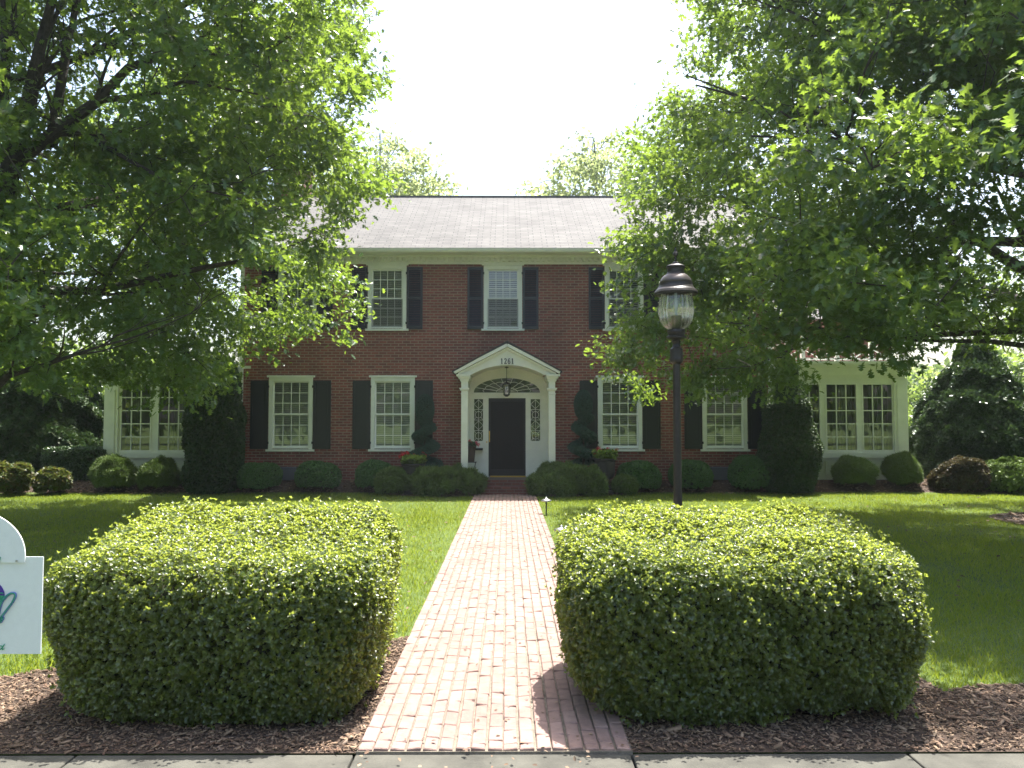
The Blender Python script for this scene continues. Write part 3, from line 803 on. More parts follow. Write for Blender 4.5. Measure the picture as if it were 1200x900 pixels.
fl = o.build('fanlight', M['whitebright'], house)
o = MB(); o.add([(x, yy+.02, z) for x, z in inn[1:-1]], [tuple(range(len(inn)-3,-1,-1)) if False else tuple(range(len(inn)-2))]); o.build('pane', M['glass'], fl)
# hall behind the door
o = MB(); o.box(-1.2, 1.2, HY+1.2, HY+1.25, 0, 3.3); o.build('hall_wall', M['room'], house)

# house number 1261: strokes of serif figures
def fig(mb, ch, x, z, h):
    y = PY-.075; w_ = h*.5; th_ = h*.115
    def seg(pts, wd=th_):
        for p, q in zip(pts[:-1], pts[1:]): mb.bar((x+p[0]*w_, y, z+p[1]*h), (x+q[0]*w_, y, z+q[1]*h), wd, .014)
    if ch == '1':
        seg([(.5,0),(.5,1)], th_*1.3); seg([(.5,.98),(.2,.82)], th_*.8); seg([(.15,.02),(.85,.02)], th_*.6)
    if ch == '2':
        seg([(.12,.75),(.2,.92),(.5,1),(.8,.9),(.85,.68),(.6,.42),(.12,.04)]); seg([(.1,.04),(.9,.04),(.95,.2)], th_)
    if ch == '6':
        seg([(.82,.88),(.6,.98),(.35,.88),(.16,.55),(.14,.28),(.3,.06),(.55,0),(.8,.1),(.88,.3),(.75,.52),(.5,.58),(.2,.42)])
o = MB(); nz0, nz1 = Z(426.6,PY), Z(421,PY); xw = X(586.5,PY)
for i, ch in enumerate('1261'): fig(o, ch, xw + i*.088, nz0, nz1-nz0+.015)
o.build('house_number', M['number'], house)

# steps and porch floor
o = MB(); f1 = Z(561, 19.72)
o.box(-1.12, 1.08, 19.99, HY-.001, 0, colz-.002); o.box(-.66, .60, 19.72, 19.989, 0, .2)
o.build('porch_steps', brickmat('step_brick', (.19,.065,.05), (.12,.04,.035), (.16,.12,.10), .205, .0725, .008), house, bevel=.01)

# hanging lantern
lx = X(593.7, 20.3)
lan = empty('hanging_lantern', (lx, 20.3, Z(446,20.3)), 'small black lantern hanging on a rod in the arch above the front door', 'lantern')
o = MB(); o.tube([(lx,20.3,zt-.01),(lx,20.3,Z(448,20.3))], .008, 6); o.lathe([(.05,0),(.045,.02),(.01,.03)], (lx,20.3,zt-.035), 12); o.build('rod', M['iron'], lan)
o = MB(); z0, z1 = Z(463,20.3), Z(450,20.3)
o.lathe([(.02,z1-z0+.06),(.05,z1-z0+.03),(.115,z1-z0),(.115,z1-z0-.02)][::-1], (lx,20.3,z0), 6); o.lathe([(.03,-.04),(.075,0),(.08,.02)], (lx,20.3,z0), 6)
for i in range(6):
    a = math.pi*i/3; o.tube([(lx+.075*math.cos(a),20.3+.075*math.sin(a),z0),(lx+.108*math.cos(a),20.3+.108*math.sin(a),z1)], .006, 4)
o.build('cage', M['iron'], lan)
o = MB(); o.lathe([(.065,.0),(.095,z1-z0-.02)], (lx,20.3,z0+.01), 6); o.build('glass_shade', M['globe'], lan)

# ------------------------------------------------------------------ shrubs and hedges
def box_pts(n, g_, a, b, c):
    ar = np.array([b*c, b*c, a*c, a*c, a*b*1.0, a*b*.15]); f = g_.choice(6, n, p=ar/ar.sum())
    u = g_.uniform(-1, 1, (n, 3)); ax = f//2; sg = np.where(f % 2 == 0, 1, -1)
    # faces: 0/1 = x, 2/3 = y, 4 = top, 5 = bottom
    for i, s in ((0,1),(1,-1)): u[f == i, 0] = s
    for i, s in ((2,1),(3,-1)): u[f == i, 1] = s
    u[f == 4, 2] = 1; u[f == 5, 2] = -1
    return u
def superell(u, p):
    """project directions u onto |x|^p+|y|^p+|z|^p=1; returns points and normals (unit box space)"""
    if isinstance(p, tuple):          # (plan exponent, vertical exponent)
        pp, pv = p; A_ = (np.abs(u[:,:2])**pp).sum(1); s = (A_**(pv/pp) + np.abs(u[:,2])**pv)**(-1/pv); q = u*s[:,None]
        A_ = np.maximum((np.abs(q[:,:2])**pp).sum(1), 1e-9)**(pv/pp-1)
        return q, np.column_stack([np.sign(q[:,0])*np.abs(q[:,0])**(pp-1)*A_, np.sign(q[:,1])*np.abs(q[:,1])**(pp-1)*A_, np.sign(q[:,2])*np.abs(q[:,2])**(pv-1)])
    s = (np.abs(u)**p).sum(1, keepdims=True)**(-1/p); q = u*s
    return q, np.sign(q)*np.abs(q)**(p-1)
def core_mesh(fn, n=26):
    """closed inner body: fn(unit dirs)->points"""
    th = np.linspace(0, 2*np.pi, 2*n, endpoint=False); ph = np.linspace(-np.pi/2, np.pi/2, n)
    V = []; 
    for p in ph:
        for t_ in th: V.append((math.cos(p)*math.cos(t_), math.cos(p)*math.sin(t_), math.sin(p)))
    V = fn(np.array(V)); m_ = 2*n; f = []
    for i in range(n-1):
        for j in range(m_): f += [i*m_+j, i*m_+(j+1)%m_, (i+1)*m_+(j+1)%m_, (i+1)*m_+j]
    return V, np.array(f), np.full(len(f)//4, 4)

def sprigs(C, D, g_, nl, size, spread=.9, lift=.5):
    """rosettes of nl leaves round direction D at C"""
    n = len(C); D = nrm(D)
    ref = np.where(np.abs(D[:, 2:3]) < .9, np.array([[0,0,1.]]), np.array([[1.,0,0]]))
    A = nrm(np.cross(D, ref)); B = np.cross(D, A)
    a = (np.arange(nl)[None, :]*2.4 + g_.uniform(0, 6.28, (n, 1)) + g_.normal(0, .3, (n, nl)))[..., None]
    rad_ = np.cos(a)*A[:, None] + np.sin(a)*B[:, None]
    up = lift + g_.uniform(-.3, .9, (n, nl, 1)) * (np.arange(nl)[None, :, None]/nl + .2)
    T = rad_*spread + D[:, None]*up
    N = D[:, None] - rad_*up*.8 + g_.normal(0, .15, (n, nl, 3))
    Cc = C[:, None] + D[:, None]*(size*.35*np.arange(nl)[None, :, None]/nl) 
    S = size*g_.uniform(.65, 1.15, (n, nl))
    return Cc.reshape(-1,3), T.reshape(-1,3), N.reshape(-1,3), S.ravel()

def hedge(name, h, height, n, seed, label, p=(4.5, 6.5)):
    g_ = np.random.default_rng(seed); lp = Lump(seed, 2.6); lp2 = Lump(seed+1, 9.0)
    cx, cy = (h['x0']+h['x1'])/2, (h['y0']+h['y1'])/2; a, b, c = (h['x1']-h['x0'])/2, (h['y1']-h['y0'])/2, height/2
    def place(q, off):
        z = q[:,2]; tp = 1 - .13*np.clip((.25 - z)/1.25, 0, 1)**1.3
        X_ = np.column_stack([cx + q[:,0]*a*tp, cy + q[:,1]*b*tp, c + q[:,2]*c])
        X_[:,2] *= 1 - .20*((1-q[:,1])/2)
        l = (.030*lp(X_) + .022*lp2(X_))[:, None]
        nn_ = q.copy(); nn_ = nrm(nn_*np.array([[1/a,1/b,1/c]]))
        return X_ + nn_*(l + off)
    u = box_pts(n, g_, a, b, c); q, N = superell(u, p)
    N = nrm(N/np.array([[a,b,c]]))
    off = -np.abs(g_.normal(0, .055, n)) + .015; wild = (g_.random(n) < .03) | ((N[:,2] > .7) & (g_.random(n) < .06)); off[wild] += g_.uniform(.01, .085, wild.sum())
    C = place(q, off[:, None]); C[:,2] = np.maximum(C[:,2], .03)
    D = N*1.0 + np.array([[0,0,.45]]) + g_.normal(0, .38, (n,3))
    lv = sprigs(C, D, g_, 6, .0235)
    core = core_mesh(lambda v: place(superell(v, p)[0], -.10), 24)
    return tag(leaves(name, *lv, OVAL, [M['privet'], M['twiglight']], core=core), label, 'hedge', 'clipped hedges flanking the brick walk')
hedge('clipped_hedge', HL, 1.16, 43000, 11, 'block shaped clipped green hedge left of the brick walk, beside the white sign')
hedge('clipped_hedge', HR, 1.18, 49000, 12, 'larger block shaped clipped hedge right of the brick walk, in front of the lamp post')

def shrub(name, px0, px1, py0, py1, Y, m, label, cat='shrub', group=None, tm=DIA, n=2600, size=.05, p=2.3, lump=.05, depth=None, nl=5, core='twig', squash=0.0, lsc=3.5):
    g_ = np.random.default_rng(int(px0*7+py0)); lp = Lump(int(px0), lsc); lp2 = Lump(int(px0)+5, lsc*3)
    xa, xb = X(px0,Y), X(px1,Y); cx = (xa+xb)/2; a = (xb-xa)/2; zt_ = Z(py0,Y); zb_ = float(gz(cx, Y)); 
    zb_ = min(zb_, Z(py1,Y)+.05)
    b = depth/2 if depth else a; c = (zt_-zb_)/2*1.04; cz_ = zt_-c
    def place(q, off):
        X_ = np.column_stack([cx+q[:,0]*a, Y+q[:,1]*b, cz_+q[:,2]*c])
        return X_ + nrm(q*np.array([[1/a,1/b,1/c]]))*((lump*lp(X_)+lump*.5*lp2(X_))[:,None] + off)
    u = nrm(g_.normal(size=(n,3))); u[:,2] = np.where(u[:,2] < -.6, -u[:,2], u[:,2]); q, N = superell(u, p); N = nrm(N/np.array([[a,b,c]]))
    C = place(q, (-np.abs(g_.normal(0,.04,n)))[:,None]); C[:,2] = np.maximum(C[:,2], zb_+.02)
    D = N + np.array([[0,0,.4]]) + g_.normal(0,.35,(n,3))
    lv = sprigs(C, D, g_, nl, size)
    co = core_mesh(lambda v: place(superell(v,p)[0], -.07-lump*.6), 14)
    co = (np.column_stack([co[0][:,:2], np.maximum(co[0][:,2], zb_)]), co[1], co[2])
    return tag(leaves(name, *lv, tm, [M[m], M[core]], core=co), label, cat, group)
BX = 'rounded boxwoods along the house front'
for k, (a, b, c, d, lab) in enumerate([
    (281,329,542,573,'ball shaped boxwood between the left downspout and the left cellar vent cover'),
    (349,399,541,572,'ball shaped boxwood just right of the left cellar vent cover'),
    (418,461,541,570,'ball shaped boxwood below the ground floor window nearest the left urn'),
    (722,771,541,572,'ball shaped boxwood immediately right of the right flower urn'),
    (785,832,541,572,'ball shaped boxwood behind the lamp post'),
    (855,902,537,570,'ball shaped boxwood between the right cellar vent cover and the tall cone')]):
    shrub('boxwood_shrub', a, b, c, d, 20.3, 'box', lab, group=BX, n=4200, size=.045, lump=.028)
JP = 'low spreading junipers beside the steps'
shrub('spreading_juniper', 484, 565, 550, 582, 19.6, 'juniper', 'wide low juniper left of the porch steps', group=JP, tm=NEEDLE, n=5200, size=.12, lump=.13, depth=1.1, nl=8, p=2.0, lsc=5)
shrub('spreading_juniper', 625, 706, 551, 582, 19.6, 'juniper', 'wide low juniper right of the porch steps', group=JP, tm=NEEDLE, n=5200, size=.12, lump=.13, depth=1.1, nl=8, p=2.0, lsc=5)
shrub('spreading_juniper', 628, 668, 543, 575, 19.75, 'juniper', 'small mounded juniper against the right porch column', group=JP, tm=NEEDLE, n=2600, size=.11, lump=.06, depth=.8, nl=8)
shrub('spreading_juniper', 443, 481, 549, 577, 19.8, 'juniper', 'small mounded juniper left of the left flower urn', group=JP, tm=NEEDLE, n=2600, size=.09, lump=.04, nl=8)
shrub('spreading_juniper', 717, 746, 560, 577, 19.8, 'juniper', 'tiny low juniper at the foot of the right flower urn', group=JP, tm=NEEDLE, n=1300, size=.09, lump=.04, nl=8)
YW = 'feathery shrubs below the side room windows'
shrub('feathery_shrub', 112, 159, 536, 571, 20.3, 'juniper', 'wider feathery shrub at the outer corner of the left side room', group=YW, tm=NEEDLE, n=4000, size=.10, lump=.07, nl=8, p=1.9, lsc=5)
shrub('feathery_shrub', 168, 208, 540, 572, 20.3, 'juniper', 'feathery shrub under the left side room window, next to the tall dark column evergreen', group=YW, tm=NEEDLE, n=4000, size=.10, lump=.07, nl=8, p=1.9, lsc=5)
shrub('feathery_shrub', 979, 1020, 535, 565, 20.5, 'juniper', 'feathery shrub under the middle window of the right side room', group=YW, tm=NEEDLE, n=3600, size=.10, lump=.07, nl=8, p=1.9, lsc=5)
shrub('feathery_shrub', 1038, 1077, 535, 567, 20.5, 'juniper', 'feathery shrub at the outer corner of the right side room', group=YW, tm=NEEDLE, n=3600, size=.10, lump=.07, nl=8, p=1.9, lsc=5)
shrub('nandina_shrub', -14, 35, 547, 582, 19.6, 'nandina', 'loose yellow green shrub with red tips at the far left edge', tm=OVAL, n=1500, size=.11, lump=.10, p=2, nl=5)
shrub('nandina_shrub', 45, 86, 551, 577, 19.9, 'nandina', 'low yellow green shrub with red tips in front of the dark square hedge', tm=OVAL, n=1200, size=.10, lump=.09, p=2, nl=5)
shrub('low_shrub', 1096, 1150, 543, 574, 20.3, 'russet', 'dull reddish brown low shrub below the big holly', tm=OVAL, n=1700, size=.09, lump=.08, nl=5)
shrub('low_shrub', 1152, 1215, 539, 574, 20.2, 'juniper', 'green low shrub at the right edge below the big holly', tm=OVAL, n=2000, size=.09, lump=.08, nl=5)
shrub('square_hedge', 60, 130, 525, 566, 21.4, 'holly', 'dark square cut hedge beside the left side room with sunlit top', 'hedge', tm=OVAL, n=6000, size=.06, lump=.02, p=8, depth=1.1)

def cone_tree(name, pxc, hw_px, pytop, pybot, Y, m, prof, label, cat='evergreen', n=9000, tm=DIA, size=.07, lump=.06, nl=5, lsc=3.0, group=None, top_lean=0):
    """evergreen whose outline follows prof: list of (t from ground to top, relative radius)"""
    g_ = np.random.default_rng(int(abs(pxc)*3)); lp = Lump(int(abs(pxc)), lsc); lp2 = Lump(int(abs(pxc))+9, lsc*2.7)
    cx = X(pxc,Y); Rm = hw_px/F*Y; z0 = float(gz(cx,Y)); H = Z(pytop,Y)-z0
    ts, rs = zip(*prof)
    t_ = g_.random(n*3); keep = g_.random(n*3) < np.interp(t_, ts, rs)+.08; t_ = t_[keep][:n]; n = len(t_)
    az = g_.uniform(0, 6.283, n)
    def place(t_, az, off):
        r_ = np.interp(t_, ts, rs)*Rm
        X_ = np.column_stack([cx+r_*np.cos(az), Y+r_*np.sin(az), z0+t_*H])
        l = lump*(lp(X_)+.6*lp2(X_)) + off
        X_[:,0] += l*np.cos(az); X_[:,1] += l*np.sin(az); X_[:,2] += l*.2
        return X_
    C = place(t_, az, -np.abs(g_.normal(0,.06,n)))
    D = np.column_stack([np.cos(az), np.sin(az), np.full(n,.7)]) + g_.normal(0,.35,(n,3))
    lv = sprigs(C, D, g_, nl, size)
    nt_, na = 26, 28; tt = np.repeat(np.linspace(0,.99,nt_), na); aa = np.tile(np.linspace(0,6.283,na,endpoint=False), nt_)
    r_ = np.interp(tt, ts, rs)
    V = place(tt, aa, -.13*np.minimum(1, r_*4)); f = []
    for i in range(nt_-1):
        for j in range(na): f += [i*na+j, i*na+(j+1)%na, (i+1)*na+(j+1)%na, (i+1)*na+j]
    root = empty(name, (cx, Y, z0), label, cat, group)
    leaves('crown', *lv, tm, [M[m], M['twig']], parent=root, core=(V, np.array(f), np.full(len(f)//4,4)))
    o = MB(); o.tube([(cx,Y,z0-.05),(cx,Y,z0+H*.5)], [.09,.03], 8); o.build('trunk', M['bark'], root)
    return root
CONE = [(0,.78),(.08,.95),(.2,1),(.4,.88),(.6,.66),(.8,.38),(.93,.15),(1,.02)]
cone_tree('arborvitae', 923, 35, 412, 562, 20.3, 'arbor', CONE, 'tall dark cone shaped evergreen left of the right side room', n=15000, size=.075)
cone_tree('arborvitae', 251, 33, 415, 573, 20.3, 'arbor', [(0,.85),(.1,1),(.5,.97),(.8,.85),(.93,.6),(1,.1)], 'tall dark column evergreen in front of the left side room', n=16000, size=.075)
cone_tree('holly_tree', 1141, 69, 402, 572, 22.3, 'holly', [(0,.85),(.1,.98),(.28,1),(.5,.84),(.7,.58),(.85,.33),(.95,.15),(1,.04)], 'broad dark cone shaped holly at the right side of the house', n=16000, size=.12, tm=OVAL, lump=.10)
cone_tree('evergreen_tree', 52, 62, 395, 572, 22.5, 'arbor', [(0,.8),(.15,1),(.4,.95),(.6,.8),(.85,.5),(1,.1)], 'big ragged dark evergreen left of the left side room', n=16000, size=.13, tm=OVAL, lump=.16, lsc=2)
cone_tree('holly_tree', 95, 26, 425, 560, 24.5, 'holly', [(0,.8),(.2,1),(.5,.9),(.8,.6),(1,.1)], 'glossy leaved holly between the dark evergreen and the left side room', n=7000, size=.11, tm=OVAL, lump=.12)

def spiral_topiary(pxc, pytop, pybase, Y, label, hand, seed):
    g_ = np.random.default_rng(seed); cx = X(pxc,Y); z0 = float(gz(cx,Y)); zt_ = Z(pytop,Y); H = zt_-z0
    root = empty('spiral_topiary', (cx,Y,z0), label, 'topiary', 'spiral topiaries flanking the porch')
    zegg = zt_ - .62; turns = 3.3
    n = 9000; s = g_.random(n)
    s = 1-(1-s)**.8
    zz = z0+.22+(zegg-z0-.2)*s; ang = hand*2*math.pi*turns*s + 1.0
    Rc = .24*(1-s)+.08; rt = .21*(1-s)+.155*s
    cxs = cx+Rc*np.cos(ang); cys = Y+Rc*np.sin(ang)
    d = nrm(g_.normal(size=(n,3)))
    C = np.column_stack([cxs,cys,zz]) + d*np.column_stack([rt,rt,rt*.46])
    ne = 3500; de = nrm(g_.normal(size=(ne,3))); Ce = np.array([[cx,Y,zt_-.36]]) + de*np.array([[.205,.205,.35]])
    C = np.concatenate([C,Ce]); D = np.concatenate([d,de]); D = D + np.array([[0,0,.3]]) + g_.normal(0,.3,D.shape)
    lv = sprigs(C, D, g_, 6, .05)
    # inner body
    m_ = MB(); pts = []; rr = []
    for i in range(90):
        q = i/89; a = hand*2*math.pi*turns*q+1.0; pts.append((cx+(.24*(1-q)+.08)*math.cos(a), Y+(.24*(1-q)+.08)*math.sin(a), z0+.22+(zegg-z0-.2)*q)); rr.append((.21*(1-q)+.155*q)*.42)
    m_.tube(pts, rr, 8); m_.lathe([(.02,-.33),(.15,-.22),(.2,0),(.16,.2),(.02,.33)], (cx,Y,zt_-.36), 12)
    cv = np.array(m_.v); cf = np.concatenate([np.array(f) for f in m_.f]); ct = np.array([len(f) for f in m_.f])
    leaves('foliage', *lv, NEEDLE, [M['topiary'], M['twig']], parent=root, core=(cv,cf,ct))
    o = MB(); o.tube([(cx,Y,z0-.03),(cx,Y,zegg)], [.04,.02], 8); o.build('stem', M['bark'], root)
spiral_topiary(498, 463, 572, 20.35, 'dark spiral cut topiary left of the porch', 1, 21)
spiral_topiary(683.5, 458, 572, 20.35, 'dark spiral cut topiary right of the porch', -1, 22)

def petals(C, n, g_, rad_, size):
    c = C[g_.integers(0, len(C), n)] + nrm(g_.normal(size=(n,3)))*rad_*g_.random((n,1))**.4
    return c, g_.normal(size=(n,3)), g_.normal(size=(n,3))+np.array([[0,-.3,.6]]), size*g_.uniform(.7,1.2,n)
def urn(pxc, pyrim, Y, label, seed):
    g_ = np.random.default_rng(seed); cx = X(pxc,Y); z0 = .02; zr = Z(pyrim,Y); h = zr-z0
    root = empty('flower_urn', (cx,Y,z0), label, 'urn', 'planted urns beside the porch')
    o = MB(); o.box(cx-.2, cx+.2, Y-.2, Y+.2, z0-.02, z0+.10)
    o.lathe([(.16,.10),(.17,.14),(.09,.20),(.075,.27),(.11,.33),(.20,.40),(.25,.52),(.245,.62*1),(.255,h-.07),(.30,h-.03),(.30,h),(.25,h),(.24,h-.06),(.01,h-.07)], (cx,Y,z0), 28)
    o.build('urn_body', M['urn'], root, smooth=False)
    n = 260; a = g_.uniform(0,6.28,n); r_ = .27*np.sqrt(g_.random(n)); C = np.column_stack([cx+r_*np.cos(a), Y+r_*np.sin(a), zr+g_.uniform(-.02,.15,n)])
    D = np.column_stack([np.cos(a)*.7, np.sin(a)*.7, np.full(n,.8)])
    leaves('foliage', *sprigs(C,D,g_,6,.09), OVAL, M['lime'], parent=root)
    H_ = np.array([(cx+g_.uniform(-.32,.32), Y+g_.uniform(-.2,.2), zr+g_.uniform(.14,.26)) for _ in range(10)])
    c,T,N,S = petals(H_, 420, g_, .055, .035); leaves('blossoms', c,T,N,S, DIA, M['red'], parent=root)
    return root
urn(484.5, 543, 19.95, 'dark stone urn of red geraniums and lime leaves on the left of the porch', 31)
urn(708.5, 537, 20.0, 'dark stone urn of red flowers beside the right spiral topiary', 32)

# potted geranium on a wire stand inside the porch
Yp = 20.25; cx = X(552, Yp)
root = empty('potted_geranium', (cx,Yp,Z(541,Yp)), 'dark pot of pink red geraniums on the porch behind the left column', 'potted plant')
o = MB(); h = Z(523,Yp)-Z(541,Yp); o.lathe([(.085,0),(.12,h-.05),(.13,h-.05),(.13,h),(.11,h),(.1,h-.03)], (cx,Yp,Z(541,Yp)), 20); o.build('pot', M['terra'], root)
g_ = np.random.default_rng(5); n = 90; a = g_.uniform(0,6.28,n); r_ = .13*np.sqrt(g_.random(n)); C = np.column_stack([cx+r_*np.cos(a), Yp+r_*np.sin(a), Z(523,Yp)+g_.uniform(0,.08,n)])
leaves('foliage', *sprigs(C, np.column_stack([np.cos(a),np.sin(a),np.ones(n)]), g_, 5, .06), OVAL, M['holly'], parent=root)
H_ = np.array([(cx-.04,Yp-.05,Z(517,Yp)), (cx+.18,Yp-.05,Z(521,Yp)), (cx+.0,Yp,Z(520,Yp)), (cx+.13,Yp-.05,Z(519,Yp))])
c,T,N,S = petals(H_, 160, g_, .05, .035); leaves('blossoms', c,T,N,S, DIA, M['pink'], parent=root)
o = MB(); zt_ = Z(541,Yp)-.004
for sx, sy in ((-1,-1),(1,-1),(1,1),(-1,1)):
    o.tube([(cx+sx*.12,Yp+sy*.12,colz),(cx+sx*.10,Yp+sy*.10,zt_-.1),(cx+sx*.12,Yp+sy*.12,zt_-.01)], .008, 5)
o.box(cx-.14,cx+.14,Yp-.14,Yp+.14,zt_-.014,zt_-.001)
tag(o.build('plant_stand', M['iron']), 'small black wire plant stand behind the left porch column', 'plant stand')
# mailbox shelf on the surround beside the door
o = MB(); yy = YD-.02; o.box(X(557,YD), X(566,YD), YD-.16, YD-.001, Z(527.5,YD), Z(525,YD)); o.build('mail_shelf', M['iron'], sur)

# ------------------------------------------------------------------ lamp post
LY = 8.7; lx = X(793.5, LY); k_ = LY/F
lamp = empty('street_lamp', (lx, LY, 0), 'tall bronze lamp post with ribbed glass globe behind the right hedge', 'lamp post')
zz = lambda py: Z(py, LY)
o = MB()
o.lathe([(.14,0),(.14,.10),(.11,.13),(.10,.45),(.075,.5),(.052,.6),(.046,1.0),(.038,zz(425)-.02),(.068,zz(424)),(.072,zz(421)),(.068,zz(418)),(.068,zz(409)),(.045,zz(406.5)),
         (.038,zz(403)),(.048,zz(400)),(.04,zz(398.5)),(.07,zz(397.4)),(.108,zz(396.2)),(.108,zz(394.5)),(.085,zz(393)),(.092,zz(391)),(.098,zz(389)),(.092,zz(386.4)),(.02,zz(386))], (lx,LY,0), 28)
o.build('post', M['bronze'], lamp, smooth=False)
o = MB()
gp = [(.085,386.3),(.115,384),(.150,380),(.176,374),(.190,367),(.191,361),(.183,354),(.172,347),(.164,340),(.162,334)]
o.lathe([(r_, zz(py)) for r_, py in gp], (lx,LY,0), 96, flute=24, fd=.018)
gl = o.build('globe', M['globe'], lamp, smooth=True)
o = MB()
o.lathe([(.0,zz(342)+.03),(.16,zz(341)),(.20,zz(345)),(.232,zz(345.5)),(.236,zz(343.2)),(.222,zz(340.5)),(.198,zz(338)),(.183,zz(335)),(.180,zz(332.4))], (lx,LY,0), 40)
o.build('hood_brim', M['bronze'], lamp, smooth=False)
o = MB(); o.lathe([(.179,zz(332.3)),(.172,zz(329.5)),(.155,zz(326)),(.130,zz(323)),(.105,zz(321.3)),(.10,zz(321))], (lx,LY,0), 40); o.build('hood', M['copper'], lamp, smooth=True)
o = MB(); o.lathe([(.10,zz(321)),(.097,zz(320)),(.09,zz(319)),(.09,zz(314.5)),(.103,zz(314)),(.103,zz(312)),(.08,zz(310.5)),(.04,zz(309)),(.035,zz(307.5)),(.012,zz(306)),(.012,zz(301)),(.026,zz(299)),(.028,zz(297)),(.014,zz(294)),(.004,zz(289))], (lx,LY,0), 28)
o.build('finial', M['bronze'], lamp)
o = MB(); o.lathe([(.045,zz(386)),(.05,zz(380)),(.06,zz(371)),(.055,zz(370)),(.01,zz(370.5))], (lx,LY,0), 16); o.build('lamp_fitting', M['wick'], lamp)
o = MB(); o.lathe([(.012,zz(370)),(.018,zz(360)),(.014,zz(343))], (lx,LY,0), 10); o.build('bulb', mat('frosted_tube', (.6,.65,.7), .2), lamp)

# path lights
for px_, pyb, Yl, lab in ((640, 603, 15.6, 'small metal mushroom path light at the right edge of the brick walk near the steps'),
                          (657.5, 640, 11.4, 'low metal path light almost hidden behind the right hedge corner')):
    x = X(px_, Yl); r0 = empty('path_light', (x, Yl, 0), lab, 'path light', 'path lights along the walk')
    o = MB(); o.tube([(x,Yl,-.02),(x,Yl,.27)], .014, 8); o.build('stake', M['iron'], r0)
    o = MB(); o.lathe([(.035,.25),(.105,.265),(.10,.285),(.05,.305),(.02,.315),(.018,.34),(.003,.345)], (x,Yl,0), 24); o.build('cap', M['steel'], r0, smooth=True)

# ------------------------------------------------------------------ sign at the left edge
SY = 4.0; sc_x = X(-31, SY)
sg = empty('yard_sign', (sc_x, SY, 0), 'white board sign with arched top and green script lettering at the left edge', 'sign')
hb = P(50.5, 652, SY).x-sc_x; zb0, zb1 = Z(765.5,SY), Z(652,SY)
o = MB(); o.box(sc_x-hb, sc_x+hb, SY, SY+.008, zb0, zb1); bd = o.build('board', M['signwhite'], sg)
ar_ = P(30.4, 650, SY).x-sc_x; az0 = Z(658.5, SY)
pts = [(sc_x+ar_, az0)] + [(sc_x+ar_*math.cos(math.pi*i/36), az0+.035+(Z(597,SY)-az0-.035)*math.sin(math.pi*i/36)) for i in range(37)] + [(sc_x-ar_, az0)]
o = MB(); o.prism(pts, SY-.009, SY-.001); tp = o.build('arched_panel', M['signwhite'], sg)
o = MB(); x = P(21.3,656,SY).x; z = Z(656.3,SY); o.tube([(x,SY-.016,z),(x,SY-.012,z)], .005, 8); o.build('screw', M['steel'], tp)
o = MB(); ocx = P(-22,697,SY).x; ocz = Z(697,SY); oa = P(5.6,697,SY).x-ocx; ob = (Z(677,SY)-Z(717,SY))/2
def oval(f0, f1, yy, mi):
    o.cur = mi; a0 = np.linspace(f0, f1, 24); pts = [(ocx+oa*math.cos(t_), ocz+ob*math.sin(t_)) for t_ in a0]
    o.prism(pts[::-1], yy, SY-.0005)
oval(0, math.pi, SY-.003, 0); oval(math.pi, 2*math.pi, SY-.003, 1)
o.build('oval_emblem', [M['signpurple'], M['signgreen']], bd)
def script(mb, pts_px, wd, yy):
    p = [P(a, b, SY) for a, b in pts_px]
    # smooth the hand-drawn stroke
    q = []
    for i in range(len(p)-1):
        p0, p1, p2, p3 = p[max(i-1,0)], p[i], p[i+1], p[min(i+2,len(p)-1)]
        for s in range(6):
            t_ = s/6; q.append(.5*((2*p1)+(p2-p0)*t_+(2*p0-5*p1+4*p2-p3)*t_*t_+(3*p1-p0-3*p2+p3)*t_**3))
    q.append(p[-1])
    mb.tube([(v.x, yy, v.z) for v in q], wd, 6)
ell = [(-6,731),(-1,728),(3,722),(9,714),(15,706),(18.5,699),(18,695.5),(14,695),(9,698),(4,704),(1,711),(-1,719),(-1.5,726),(0,729),(3,727),(4.5,723)]
o = MB(); script(o, ell, .0065, SY-.0045); o.build('script_outline', M['signblue'], bd)
o = MB(); script(o, ell, .0035, SY-.009); script(o, [(-8,692),(-2,696),(2,694.5),(5,695)], .003, SY-.009); o.build('script_letter', M['signgreen'], bd)
o = MB()
script(o, [(-1,652),(-.5,655),(1.2,655.5),(2.8,652)], .0022, SY-.016); script(o, [(2.8,652),(1.8,656),(0,659),(-2,659)], .0022, SY-.016)
o.build('small_lettering', M['signgreen'], tp)
o = MB(); script(o, [(3.6,757.5),(1,756.5),(-1,759),(0,761),(2.4,759.5),(6,754.5),(3.4,759),(3.6,761),(5.5,760)], .0022, SY-.005); o.build('small_lettering', M['signgreen'], bd)
o = MB(); o.box(sc_x-.045, sc_x+.045, SY+.021, SY+.11, 0, zb1+.1); o.build('post', M['white'], sg, bevel=.006)

